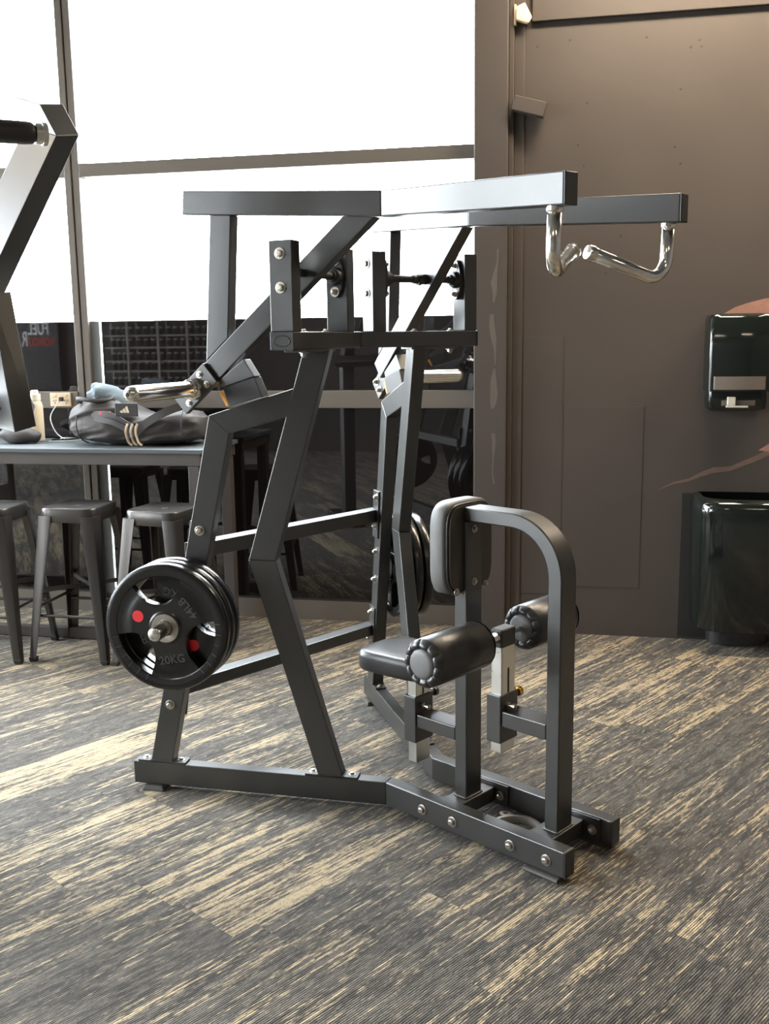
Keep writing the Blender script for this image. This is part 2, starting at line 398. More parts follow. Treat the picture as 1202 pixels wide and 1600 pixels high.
# ---- window wall
ZT0, ZT1, ZD, ZR0, ZR1, ZP = 2.518, 2.590, 1.722, 1.226, 1.322, 0.112
win = struct('window_1', mw=ROOM_M, label='tall bronze framed window wall with dark lower panels')
mulls = [(-1.440, -1.353), (-3.70, -3.60)]
for a0, a1 in mulls:
    mid = (a0 + a1) / 2
    mu = rpart('mullion', (a0, mid - 0.003, -0.07, 0.035, 0, HR), M_ALU, win, 0.003)
    rpart('mullion_half', (mid + 0.003, a1, -0.07, 0.030, 0, HR), M_ALU, mu, 0.003)
    rpart('mullion_groove', (mid - 0.003, mid + 0.003, -0.07, 0.012, 0, HR), M_CAP, mu)
bays = [(-1.353, 0.880), (-3.60, -1.440), (-4.20, -3.70)]
for k, (a0, a1) in enumerate(bays):
    rpart('transom', (a0, a1, -0.05, 0.03, ZT0, ZT1), M_ALU, win, 0.003)
    rpart('window_pane', (a0, a1, -0.030, -0.022, ZT1, HR), M_GLASS, win)
    rpart('window_pane', (a0, a1, -0.030, -0.022, ZP, ZT0), M_GLASS, win)
    rpart('middle_rail', (a0, a1, -0.05, 0.040, ZR0, ZR1), M_ALU, win, 0.003)
    rpart('plinth', (a0, a1, -0.05, 0.0, -0.03, ZP), M_ALU, win)
    rpart('plinth_lip', (a0, a1, -0.05, -0.002, ZP, ZP + 0.012), M_CAP, win)
    l, r = a0 + (0.063 if k == 0 else 0.012), a1 - (0.008 if k == 0 else 0.0)
    if k == 0: rpart('edge_strip', (a0, a0 + 0.055, -0.018, 0.006, ZP, ZD), mat('grey_edge_strip', (0.20, 0.22, 0.23), 0.4), win)
    rpart('dark_panel', (l, r, -0.012, -0.004, ZP + 0.012, ZR0), M_DGLASS, win)
    rpart('dark_panel', (l, r, -0.012, -0.004, ZR1, ZD), M_DGLASS, win)

# ---- column beside the window and the dark wall to its right
column = struct('trim_1', rb(MB(), 0.880, 1.052, -0.10, 0.13, 0, HR), M_WALL, mw=ROOM_M, bevel=0.006)
rpart('column_fillet', (1.052, 1.078, 0.0, 0.105, 0, HR), M_WALL, column, 0.004)
# dried drips and smudges on the column face
def drip(parent, b, pts, m, name):
    ring = []
    for a, z, w in pts: ring.append((a - w / 2, z))
    for a, z, w in reversed(pts): ring.append((a + w / 2, z))
    mb = MB(); mb.prism([(a, -b, z) for a, z in ring], [(a, -b - 0.0008, z) for a, z in ring]); return part(name, mb, m, parent)
for pts in ([(1.005, 2.05, .012), (1.003, 1.98, .010), (0.992, 1.93, .020), (0.985, 1.88, .034), (0.990, 1.83, .022), (0.983, 1.78, .008)],
            [(0.975, 1.72, .020), (0.975, 1.66, .030), (0.985, 1.60, .030), (0.992, 1.54, .012), (0.993, 1.46, .006)],
            [(0.990, 1.44, .010), (0.985, 1.38, .030), (0.988, 1.31, .040), (0.985, 1.26, .034), (0.980, 1.23, .014)],
            [(0.985, 1.10, .020), (0.990, 1.05, .022), (0.985, 0.98, .010), (0.983, 0.88, .006), (0.990, 0.83, .010)]):
    drip(column, 0.13, pts, M_SMUDGE, 'dried_drip')
wall = struct('wall_back', rb(MB(), 1.052, A1R, -0.10, 0.071, -0.03, HR), M_WALL, mw=ROOM_M)
rpart('upper_board', (1.165, A1R, 0.071, 0.098, 3.142, HR), M_WALL, wall, 0.003)
rpart('wall_trim', (1.078, 1.128, 0.071, 0.082, 0, HR), M_WALL, wall, 0.003)
rpart('access_panel', (1.356, 1.761, 0.071, 0.0735, 0.27, 1.238), M_WALL, wall, 0.0008)
rpart('wall_panel', (1.135, 1.345, 0.071, 0.0728, 0.22, 1.60), M_WALL, wall, 0.0006)
rpart('splash_plate', (1.965, 2.62, 0.071, 0.080, 0.015, 0.79), M_CAP, wall, 0.002)
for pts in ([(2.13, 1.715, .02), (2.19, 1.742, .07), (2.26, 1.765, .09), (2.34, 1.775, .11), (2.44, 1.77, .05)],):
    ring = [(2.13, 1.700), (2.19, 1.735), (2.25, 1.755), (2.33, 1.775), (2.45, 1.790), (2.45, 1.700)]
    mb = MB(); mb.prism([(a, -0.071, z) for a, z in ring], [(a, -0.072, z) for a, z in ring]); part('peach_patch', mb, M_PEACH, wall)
def wavy_patch(name, pts, m):
    drip(wall, 0.071, pts, m, name)
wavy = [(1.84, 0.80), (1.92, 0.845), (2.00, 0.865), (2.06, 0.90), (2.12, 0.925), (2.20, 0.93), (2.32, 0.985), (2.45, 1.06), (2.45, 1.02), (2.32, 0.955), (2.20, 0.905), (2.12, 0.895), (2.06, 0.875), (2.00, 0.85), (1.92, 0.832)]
mb = MB(); mb.prism([(a, -0.071, z) for a, z in wavy], [(a, -0.0718, z) for a, z in wavy]); part('peach_patch', mb, mat('faint_peach_tone', (0.13, 0.085, 0.066), 0.6, var=0.3, vscale=14), wall)  # wavy patch in a fainter peach colour
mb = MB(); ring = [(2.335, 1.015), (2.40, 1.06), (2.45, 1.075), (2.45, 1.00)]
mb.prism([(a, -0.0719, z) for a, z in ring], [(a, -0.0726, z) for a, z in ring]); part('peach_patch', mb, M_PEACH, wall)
rs = random.Random(11)
nail_me = MB().lathe((0, 0, 0), (0, -1, 0), [(0, 0.006), (0.0012, 0.005)], 8).mesh('filled_screw_hole', mat('screw_hole', (0.030, 0.022, 0.018), 0.6))
for a, z in [(1.19, 3.03), (1.35, 3.05), (1.72, 3.04), (1.97, 3.01), (1.98, 2.98), (1.89, 2.79), (1.44, 2.75), (1.40, 2.55), (1.43, 2.45), (1.87, 2.52), (1.90, 2.44), (1.38, 2.29), (1.93, 2.98), (1.80, 2.28), (1.62, 2.10), (1.55, 1.92)]:
    link('screw_hole', nail_me, wall, loc=(a, -0.071, z))

# ---- the rest of the shell, out of frame
sw = struct('window_2', mw=ROOM_M, label='full height window wall on the left side of the room')
ALW, BLW = -4.2, 3.7     # the left glazing steps back behind the camera
def glaze(a, b0, b1, parent):
    k = max(2, round((b1 - b0) / 1.45))
    for i in range(k + 1):
        bb = b0 + (b1 - b0 - 0.10) * i / k; part('mullion', rb(MB(), a - 0.08, a, bb, bb + 0.10, 0, HR), M_ALU, parent)
    part('sill', rb(MB(), a - 0.08, a, b0, b1, -0.03, 0.22), M_ALU, parent); part('head', rb(MB(), a - 0.08, a, b0, b1, 3.78, HR), M_ALU, parent)
    part('transom', rb(MB(), a - 0.06, a - 0.01, b0, b1, 2.52, 2.59), M_ALU, parent)
    part('window_pane', rb(MB(), a - 0.05, a - 0.042, b0, b1, 0.22, 3.78), M_GLASS, parent)
glaze(ALW, 0.0, BLW, sw)
sw2 = struct('window_3', mw=ROOM_M, label='window wall of the rear bay on the left'); glaze(A0R, BLW, B1R, sw2)
struct('wall_left', rb(MB(), A0R - 0.08, ALW, BLW - 0.12, BLW, -0.03, HR), M_WALL2, mw=ROOM_M)
struct('wall_front', rb(MB(), A0R, A1R, B1R, B1R + 0.1, -0.03, HR), M_WALL2, mw=ROOM_M)
struct('wall_right', rb(MB(), A1R, A1R + 0.1, -0.1, B1R + 0.1, -0.03, HR), M_WALL2, mw=ROOM_M)
cl_ = MB(); rb(cl_, -4.3, A1R + 0.1, -0.1, 3.7, HR, HR + 0.1); rb(cl_, A0R - 0.1, A1R + 0.1, 3.7, B1R + 0.1, HR, HR + 0.1); struct('ceiling', cl_, M_CEIL, mw=ROOM_M)
gr = MB(); gr.box((-40, -40, -0.25), (40, 40, -0.20)); struct('ground', gr, M_GROUND)

# ---- ceiling lamps: slim rectangular panels, two of them added to wash the wall
lamp_n = 0
for a, b in LAMPS:
    t = thing('ceiling_lamp', LAMP_LABELS[lamp_n], 'ceiling lamp', group='ceiling lamps', mw=axes(rm(a, b, HR), W, WN, (0, 0, 1))); lamp_n += 1
    fr = MB()
    for lims in ((-.62, .62, -.17, -.15), (-.62, .62, .15, .17), (-.62, -.60, -.15, .15), (.60, .62, -.15, .15)):
        fr.box((lims[0], lims[2], -0.06), (lims[1], lims[3], 0))
    part('lamp_frame', fr, M_SENSOR if False else M_ALU, t)
    part('lamp_diffuser', MB().box((-.60, -.15, -0.045), (.60, .15, -0.03)), M_WALLWASH if b < 1 else M_LAMP, t)
# ================================================================== LAT PULLDOWN MACHINE
D1, D2 = 0.5312, 0.3324
HB, HRL, TW, WR, LR, XF = 0.018, 0.1013, 0.049, 0.1555, 0.9423, 0.7231
N1 = V3((math.sin(D1), -math.cos(D1), 0)); U1 = V3((-math.cos(D1), -math.sin(D1), 0))
N2 = V3((math.sin(D2), -math.cos(D2), 0)); U2 = V3((-math.cos(D2), -math.sin(D2), 0)); ZZ = V3((0, 0, 1))
VX, BZ, BH, BD, BL, PT, PZ1, PS = -0.2345, 1.5745, 0.0552, 0.080, 0.4731, 0.0522, 1.9012, 0.0998
S = lambda u, n, z: V3((0, -WR, 0)) + U1 * u + N1 * n + ZZ * z
VV = lambda s, m, z: V3((VX, 0, 0)) + N2 * s + U2 * m + ZZ * z
mach = thing('lat_pulldown_machine', 'large black steel plate-loaded lat pulldown machine with chrome handles in the middle of the carpet', 'exercise machine')
def mir(p, far): return V3((p.x, -p.y, p.z)) if far else p
def sprism(poly, n0=0.0, n1=-TW):
    return MB().prism([S(u, n0, z) for u, z in poly], [S(u, n1, z) for u, z in poly])
def vprism(poly, s0, s1):
    return MB().prism([VV(s0, m, z) for m, z in poly], [VV(s1, m, z) for m, z in poly])
RL = [(0.8737, HRL), (0.7909, HRL), (0.5220, 1.2981), (0.5929, 1.3588)]
SA, ST = 0.3279, 0.0465

for far in (False, True):
    # --- base rails
    k = math.tan(D1 / 2) * TW
    rear = [V3((0, -WR, 0)), V3((-k, -WR + TW, 0)), S(LR, -TW, 0), S(LR, 0, 0)]
    mb = MB(); mb.prism([p + ZZ * HB for p in rear], [p + ZZ * HRL for p in rear]); rail = part('rear_rail', mb, M_FRAME, mach, far, 0.003)
    frontp = [V3((0, -WR, 0)), V3((XF, -WR, 0)), V3((XF, -WR + TW, 0)), V3((-k, -WR + TW, 0))]
    mb = MB(); mb.prism([p + ZZ * HB for p in frontp], [p + ZZ * HRL for p in frontp]); frail = part('front_rail', mb, M_FRAME, mach, far, 0.003)
    cap = MB().box((XF, -WR - 0.001, HB - 0.001), (XF + 0.006, -WR + TW + 0.001, HRL + 0.001)); part('end_cap', cap, M_CAP, frail, far, 0.004)
    for x in (0.167, 0.297, 0.527, 0.661):
        bolt(frail, mir(V3((x, -WR, 0.056)), far), mir(V3((0, -1, 0)), far)); bolt(frail, mir(V3((x, -WR + TW + 0.006, 0.056)), far), mir(V3((0, 1, 0)), far), NUT, name='nut')
    # feet
    mb = MB(); mb.prism([S(u, n, 0.001) for u, n in ((LR - 0.035, 0.022), (LR - 0.125, 0.022), (LR - 0.125, -TW - 0.02), (LR - 0.035, -TW - 0.02))], [S(u, n, HB - 0.0005) for u, n in ((LR - 0.045, 0.014), (LR - 0.115, 0.014), (LR - 0.115, -TW - 0.012), (LR - 0.045, -TW - 0.012))])
    part('rubber_foot', mb, M_FOOT, rail, far, 0.003)
    mb = MB(); mb.sweep([(XF - 0.012, -WR - 0.006, 0.0095), (XF - 0.135, -WR - 0.006, 0.0095)], [(0.013 * math.cos(t * PI / 6), 0.0085 * math.sin(t * PI / 6)) for t in range(12)])
    mb.box((XF - 0.13, -WR + 0.002, 0.001), (XF - 0.02, -WR + TW - 0.004, HB - 0.0005)); part('rubber_foot', mb, M_FOOT, frail, far, auto=40)
    # --- rear leg, top link, front leg
    leg = part('rear_leg', sprism(RL), M_FRAME, mach, far, 0.003)
    part('leg_link', sprism([(0.5929, 1.3588), (0.5220, 1.2981), (0.3145, 1.3540), (0.2885, 1.4490)]), M_FRAME, mach, far, 0.003)
    fleg = part('front_leg', sprism([(0.2400, HRL), (0.1508, HRL), (0.3727, 0.8660), (0.4695, 0.8660)]), M_FRAME, mach, far, 0.003)
    part('front_leg_upper', sprism([(0.4695, 0.8665), (0.3727, 0.8665), (0.1646, BZ), (0.2543, BZ)]), M_FRAME, fleg, far, 0.003)
    for (u0, u1, prt) in ((0.8737, 0.7909, leg), (0.2400, 0.1508, fleg)):
        plate = [(u0 + 0.050, 0.0), (u1 - 0.050, 0.0), (u1 - 0.050, -TW), (u0 + 0.050, -TW)]
        mb = MB(); mb.prism([S(u, n, HRL + 0.0002) for u, n in plate], [S(u, n, HRL + 0.008) for u, n in plate]); part('foot_plate', mb, M_FRAME, prt, far, 0.0015)
        for u in (u0 + 0.026, u1 - 0.026): bolt(prt, mir(S(u, -TW / 2, HRL + 0.008), far), ZZ, BOLT_S)
        ring = [S(u, n, HRL + 0.009) for u, n in ((u0 + .001, .001), (u1 - .001, .001), (u1 - .001, -TW - .001), (u0 + .001, -TW - .001))]
        part('weld_bead', MB().tube([p for a, b in zip(ring, ring[1:] + ring[:1]) for p in (a, a.lerp(b, .5))], 0.0025, 6, True), M_FRAME, prt, far, auto=60)
    # flange plate under the pivot beam
    pl = [(0.0, 0.20), (0.0, 0.395), (BD, 0.395), (BD, 0.20)]
    mb = MB(); mb.prism([VV(s, m, BZ - 0.0085) for m, s in pl], [VV(s, m, BZ - 0.0005) for m, s in pl]); fp = part('flange_plate', mb, M_FRAME, fleg, far, 0.0015)
    for s in (0.222, 0.372):
        bolt(fp, mir(VV(s, 0.022, BZ - 0.0085), far), -ZZ, NUT, name='nut'); bolt(fp, mir(VV(s, 0.022, BZ + BH), far), ZZ, BOLT_S)
    # leg bolts (crossbar flanges and peg)
    for u, z in ((0.659, 0.964), (0.686, 0.840), (0.773, 0.449), (0.797, 0.327), (0.713, 0.725), (0.740, 0.600)):
        ulo = 0.8737 + (z - HRL) * (0.5929 - 0.8737) / (1.3588 - HRL); uhi = 0.7909 + (z - HRL) * (0.5220 - 0.7909) / (1.2981 - HRL); u = (ulo + uhi) / 2 + 0.004
        bolt(leg, mir(S(u, 0.0, z), far), mir(N1, far)); bolt(leg, mir(S(u, -TW - (0.008 if not .5 < z < .8 else 0.0), z), far), mir(-N1, far), NUT, name='nut')
    # --- storage peg with collar
    PU, PZc = 0.722, 0.655
    mb = MB(); mb.lathe(S(PU, 0.0, PZc), N1, [(0, 0.055), (0.010, 0.055), (0.010, 0.0248), (0.215, 0.0248), (0.226, 0.022), (0.232, 0.012)], 28); part('storage_peg', mb, M_STEEL, leg, far, auto=35)
    # --- pivot beam half
    sb = -math.tan(D2) * BD
    b4 = [VV(0, 0, 0), VV(BL, 0, 0), VV(BL, BD, 0), VV(sb, BD, 0)]
    mb = MB(); mb.prism([p + ZZ * BZ for p in b4], [p + ZZ * (BZ + BH) for p in b4]); beam = part('pivot_beam', mb, M_FRAME, mach, far, 0.003)
    cp = [VV(BL, -0.0015, 0), VV(BL + 0.005, -0.0015, 0), VV(BL + 0.005, BD + 0.0015, 0), VV(BL, BD + 0.0015, 0)]
    mb = MB(); mb.prism([p + ZZ * (BZ - 0.0015) for p in cp], [p + ZZ * (BZ + BH + 0.0005) for p in cp]); cap = part('end_cap', mb, M_CAP, beam, far, 0.003)
    mb = MB(); mb.tube([VV(BL + 0.005, BD / 2 + 0.029 * math.cos(t), BZ + BH / 2 + 0.0165 * math.sin(t)) for t in [2 * PI * i / 32 for i in range(32)]], 0.0016, 6, True); part('cap_ring', mb, M_CAP, cap, far, smooth=True)
    # --- posts
    for s0, s1 in ((BL - PT, BL), (PS - PT, PS)):
        mb = vprism([(0, BZ + BH), (BD, BZ + BH), (BD, PZ1), (0, PZ1)], s0, s1); po = part('pivot_post', mb, M_FRAME, mach, far, 0.003)
        inner = s0 if s0 > 0.2 else s1; outer = s1 if s0 > 0.2 else s0; dd = N2 if s0 > 0.2 else -N2
        for z in (1.862, 1.761):
            bolt(po, mir(VV(outer, 0.0405, z), far), mir(dd, far)); bolt(po, mir(VV(inner - (0.014 if s0 > .2 else -0.014), 0.0405, z), far), mir(-dd, far), NUT, name='nut')
        # flanged bearing on the inner face
        e = -dd
        P0 = VV(inner, 0.0405, 1.8115)
        mb = MB(); ring = [(0.030 * math.cos(t) * (1.0), (0.030 * math.sin(t) + (0.040 if math.sin(t) > 0 else -0.040) * abs(math.sin(t)))) for t in [2 * PI * i / 32 for i in range(32)]]
        mb.prism([P0 + U2 * a + ZZ * b for a, b in ring], [P0 + U2 * a + ZZ * b + e * 0.014 for a, b in ring])
        mb.lathe(P0 + e * 0.013, e, [(0, 0.030), (0.018, 0.027), (0.020, 0.018), (0.032, 0.018)], 24); part('flange_bearing', mb, M_CAP, po, far, auto=35)
    mb = MB(); mb.cyl(VV(PS, 0.0405, 1.8115), VV(BL - PT, 0.0405, 1.8115), 0.0125, 20); mb.lathe(VV(SA - ST - 0.055, 0.0405, 1.8115), N2, [(0, 0.016), (0.02, 0.016), (0.021, 0.021), (0.033, 0.021), (0.034, 0.018), (0.055, 0.018)], 24)
    part('pivot_shaft', mb, M_STEEL if False else M_CAP, mach, far, auto=35)

    # --- lever arm
    mb = vprism([(0.4829, 2.0907), (0.4887, 2.0150), (-0.2290, 1.9686), (-0.2290, 2.0436)], SA, SA - ST)
    # mitre towards the front section
    for idx, dm in ((len(mb.v) - 2, -0.012), (len(mb.v) - 1, -0.012)): mb.v[idx] = mb.v[idx] + U2 * dm
    bt, bb = VV(SA, -0.2290, 2.0436), VV(SA, -0.2290, 1.9686); it, ib = VV(SA - ST, -0.2410, 2.0436), VV(SA - ST, -0.2410, 1.9686)
    fo, fi = V3((0.7937, -0.3227, 0)), V3((0.7987, -0.2725, 0))
    mb.prism([bb, bt, it, ib], [fo + ZZ * 1.9282, fo + ZZ * 2.0085, fi + ZZ * 2.0085, fi + ZZ * 1.9282])
    arm = part('lever_arm', mb, M_FRAME, mach, far, 0.003)
    cdir = V3((0.995, -0.10, 0)); c8 = [fo + ZZ * 1.9275, fo + ZZ * 2.0092, fi + ZZ * 2.0092, fi + ZZ * 1.9275]
    cap = part('end_cap', MB().prism(c8, [p + cdir * 0.006 for p in c8]), M_CAP, arm, far, 0.003)
    part('arm_strut', vprism([(0.3812, 2.0085), (0.3018, 2.0030), (0.3296, 1.6140), (0.4190, 1.5380)], SA, SA - ST), M_FRAME, arm, far, 0.003)
    dg = [(-0.0995, 1.9765), (0.4560, 1.5070), (0.4070, 1.4497), (-0.2080, 1.9690)]
    part('arm_diagonal', vprism(dg, SA - 0.0004, SA - ST + 0.0004), M_FRAME, arm, far, 0.003)
    # sleeve plate, sleeve and its bolts
    dm, dz = 0.7604, -0.6494; pm, pz = 0.6494, 0.7604; cm, cz = 0.4600, 1.4470
    q = lambda al, pe: (cm + dm * al + pm * pe, cz + dz * al + pz * pe)
    plate = part('sleeve_plate', vprism([q(-.085, .040), (q(.085, .040)), (q(.085, -.040)), (q(-.085, -.040))], SA - 0.006, SA + 0.016), M_FRAME, arm, far, 0.002)
    for al in (-.0485, .0485):
        for pe in (-.0215, .0215):
            m_, z_ = q(al, pe); bolt(arm, mir(VV(SA + 0.016, m_, z_), far), mir(N2, far), BOLT_S); bolt(arm, mir(VV(SA - 0.006, m_, z_), far), mir(-N2, far), NUT, name='nut')
    mb = MB(); mb.lathe(VV(SA + 0.016, cm, cz), N2, [(0, 0.036), (0.020, 0.036), (0.024, 0.031), (0.034, 0.031), (0.040, 0.0262), (0.325, 0.0262), (0.338, 0.0245), (0.346, 0.020), (0.351, 0.012), (0.353, 0.004)], 32); sl = part('weight_sleeve', mb, M_CHROME, arm, far, auto=35)
    part('sleeve_screw', MB().lathe(VV(SA + 0.016 + 0.353, cm, cz), N2, [(0, 0.007), (0.0025, 0.006)], 12), M_CAP, arm, far)
    # rubber stop under the diagonal, resting over the link
    part('stop_block', vprism([(0.374, 1.474), (0.274, 1.5450), (0.235, 1.489), (0.365, 1.4510)], SA - 0.002, SA - ST + 0.002), M_FRAME, arm, far, 0.002)
    part('stop_bumper', vprism([(0.362, 1.4500), (0.238, 1.4870), (0.2110, 1.4235), (0.338, 1.3890)], SA - 0.006, SA - ST - 0.004), M_BUMPER, arm, far, 0.002)
    part('amber_strip', vprism([(0.378, 1.432), (0.366, 1.442), (0.341, 1.392), (0.352, 1.388)], SA - 0.008, SA - ST), M_AMBER, arm, far, 0.002)  # thin amber-coloured strip at the edge of the stop bumper
    # handle
    T = V3((0.753, -0.297, 1.929)); K = V3((0.747, -0.296, 1.757)); E_ = V3((0.646, -0.047, 1.838))
    path = fillet(T, K, E_, 0.055, 10); mb = MB().tube(path, 0.0190, 20); hd = part('handle', mb, M_CHROME, arm, far, smooth=True)
    dE = (E_ - K).normalized()
    part('handle_end', MB().lathe(E_ - dE * 0.012, dE, [(0, 0.0190), (0.001, 0.0225), (0.020, 0.0225), (0.025, 0.020), (0.0275, 0.008)], 24), M_CHROME, hd, far, auto=35)
    part('handle_socket', MB().lathe(T, (0, 0, -1), [(0, 0.0220), (0.010, 0.0220), (0.013, 0.0192)], 24), M_CHROME, hd, far, auto=35)

# --- crossbars between the rear legs
def bar_y(x):
    u = -(x + math.sin(D1) * TW) / math.cos(D1); return WR + math.sin(D1) * u - math.cos(D1) * TW
for x0, x1, z0, z1 in ((-0.655, -0.595, 0.856, 0.909), (-0.736, -0.676, 0.345, 0.391)):
    y0, y1 = bar_y(x0) - 0.006, bar_y(x1) - 0.006
    p4 = [V3((x0, -y0, 0)), V3((x1, -y1, 0)), V3((x1, y1, 0)), V3((x0, y0, 0))]
    mb = MB(); mb.prism([p + ZZ * z0 for p in p4], [p + ZZ * z1 for p in p4]); cb = part('crossbar', mb, M_FRAME, mach, bevel=0.003)
    for far in (False, True):
        zc = (z0 + z1) / 2; uc = -(((x0 + x1) / 2) + math.sin(D1) * TW) / math.cos(D1)
        pl = [(uc + 0.018, zc - 0.095), (uc - 0.054, zc - 0.095), (uc - 0.084, zc + 0.105), (uc - 0.008, zc + 0.105)]
        mb = MB().prism([S(u + .012, -TW - 0.0003, z) for u, z in pl], [S(u + .012, -TW - 0.008, z) for u, z in pl]); part('bar_flange', mb, M_FRAME, cb, far, 0.0015)
# --- base cross members, seat post and front U post
PB = 0.0823
for xa, xb in ((0.195, 0.275), (0.545, 0.632)):
    cm_ = part('base_crossmember', MB().box((xa, -WR + TW + 0.0065, PB - 0.052), (xb, WR - TW - 0.0065, PB)), M_FRAME, mach, bevel=0.003)
    for sy in (-1, 1):
        y0, y1 = sorted((sy * (WR - TW - 0.0003), sy * (WR - TW - 0.0063)))
        part('end_plate', MB().box((xa - 0.055, y0, HB + 0.004), (xb + 0.055, y1, HRL - 0.004)), M_FRAME, cm_, bevel=0.0015)
SX, SW, FX, SD = 0.2628, 0.0408, 0.6241, 0.0493
spost = part('seat_post', MB().box((SX - SD, -SW, PB), (SX, SW, 1.027)), M_FRAME, mach, bevel=0.004)
for z in (0.998, 0.824): bolt(spost, (SX, 0, z), (1, 0, 0), BOLT_S)
# inverted U: up the front post, round the bend and back to the chest pad
mb = MB(); rect = [(-SD / 2, -SW), (SD / 2, -SW), (SD / 2, SW), (-SD / 2, SW)]
zc = 1.073 - 0.0225; xc = FX - SD / 2; Rb = 0.165
path = [(xc, 0, PB), (xc, 0, 0.5)] + [(xc - Rb + Rb * math.cos(t), 0, zc - Rb + Rb * math.sin(t)) for t in [i * PI / 2 / 14 for i in range(15)]] + [(0.40, 0, zc), (0.2515, 0, zc)]
ring = []
base = 0
for i, p in enumerate(path):
    p = V3(p); q0 = V3(path[max(i - 1, 0)]); q1 = V3(path[min(i + 1, len(path) - 1)]); d = (q1 - q0).normalized(); nrm = V3((d.z, 0, -d.x))
    th = SD / 2 if i < 3 else (SD / 2 + (0.0225 - SD / 2) * min(1, (i - 2) / 14))
    for a, b in ((-1, -1), (1, -1), (1, 1), (-1, 1)): mb.v.append(p + nrm * a * th + V3((0, b * SW, 0)))
n = len(path)
for i in range(n - 1):
    for k_ in range(4): mb.f.append((i * 4 + k_, i * 4 + (k_ + 1) % 4, (i + 1) * 4 + (k_ + 1) % 4, (i + 1) * 4 + k_))
mb.f.append((3, 2, 1, 0)); mb.f.append(tuple((n - 1) * 4 + k_ for k_ in range(4)))
upost = part('front_u_post', mb, M_FRAME, mach, bevel=0.004, auto=35)
for prt, x0, x1 in ((spost, SX - SD, SX), (upost, FX - SD, FX)):
    ring = [V3((x0 - .001, -SW - .001, PB + .002)), V3((x1 + .001, -SW - .001, PB + .002)), V3((x1 + .001, SW + .001, PB + .002)), V3((x0 - .001, SW + .001, PB + .002))]
    pts = []
    for a, b in zip(ring, ring[1:] + ring[:1]): pts += [a.lerp(b, t / 8) + V3((0, 0, 0.0012 * (t % 2))) for t in range(8)]
    part('weld_bead', MB().tube(pts, 0.0032, 6, True), M_WELD, prt, smooth=True)
# --- adjustable seat and thigh roller columns
def column(x0, x1, bx0, bx1, zs0, zs1, zt, zb, tgt_x, za0, za1):
    box_ = MB(); box_.box((bx0, -0.047, zs0), (bx1, 0.047, zs1)); body = part('adjuster_sleeve', box_, M_FRAME, mach, bevel=0.003)
    part('adjuster_tube', MB().box((x0, -0.036, zb), (x1, 0.036, zt)), M_STEEL, mach, bevel=0.003)
    part('tube_slot', MB().box((x1, -0.0035, zs1 + 0.002), (x1 + 0.0012, 0.0035, zs1 + 0.085)), M_CAP, body)
    part('support_arm', MB().box((bx1, -SW, za0), (tgt_x, SW, za1)), M_FRAME, mach, bevel=0.003)
    kz = zs1 - 0.035
    mb = MB(); mb.lathe((bx1, -0.012, kz), (1, 0, 0), [(0, 0.010), (0.010, 0.010), (0.012, 0.007), (0.022, 0.007), (0.024, 0.0095), (0.034, 0.0095), (0.036, 0.006)], 16); part('locking_pin', mb, M_ZINC, body, auto=35)
    return body
b1 = column(0.000, 0.038, -0.010, 0.043, 0.220, 0.386, 0.462, 0.143, SX - SD, 0.277, 0.324)
b2 = column(0.360, 0.402, 0.350, 0.406, 0.318, 0.478, 0.640, 0.281, FX - SD, 0.376, 0.427)
for b, z, x1, m in ((b1, 0.372, 0.043, M_FRAME), (b2, 0.458, 0.406, M_BRASS)):
    mb = MB(); mb.lathe((x1 - 0.022, 0.047, z), (0, 1, 0), [(0, 0.013), (0.014, 0.013), (0.016, 0.008), (0.024, 0.008)], 16); kn = part('pop_pin_collar', mb, M_CAP, b, auto=35)
    mb = MB(); mb.lathe((x1 - 0.022, 0.071, z), (0, 1, 0), [(0, 0.010), (0.004, 0.016), (0.016, 0.017), (0.022, 0.012)], 14); part('pop_pin_knob', mb, m, kn, auto=50)
part('tube_cap', MB().box((0.3585, -0.0375, 0.632), (0.4035, 0.0375, 0.694)), M_CAP, mach, bevel=0.006, seg=3)
# seat pad
def seat_ring(sc, z):
    out = []
    for i in range(48):
        t = 2 * PI * i / 48; c, s_ = math.cos(t), math.sin(t)
        e = 0.45
        x = math.copysign(abs(c) ** e, c); y = math.copysign(abs(s_) ** e, s_)
        hw = 0.132 - 0.030 * (x + 1) / 2
        out.append(V3((-0.030 + 0.155 * sc * x, hw * sc * y, z)))
    return out
mb = MB(); levels = [(0.90, 0.4625), (0.97, 0.466), (1.0, 0.478), (1.0, 0.512), (0.985, 0.526), (0.94, 0.5335), (0.80, 0.5355), (0.4, 0.536)]
for sc, z in levels: mb.v += seat_ring(sc, z)
for j in range(len(levels) - 1):
    for i in range(48): mb.f.append((j * 48 + i, j * 48 + (i + 1) % 48, (j + 1) * 48 + (i + 1) % 48, (j + 1) * 48 + i))
mb.f.append(tuple(range(47, -1, -1))); mb.f.append(tuple((len(levels) - 1) * 48 + i for i in range(48)))
part('seat_pad', mb, M_VINYL, mach, auto=60)
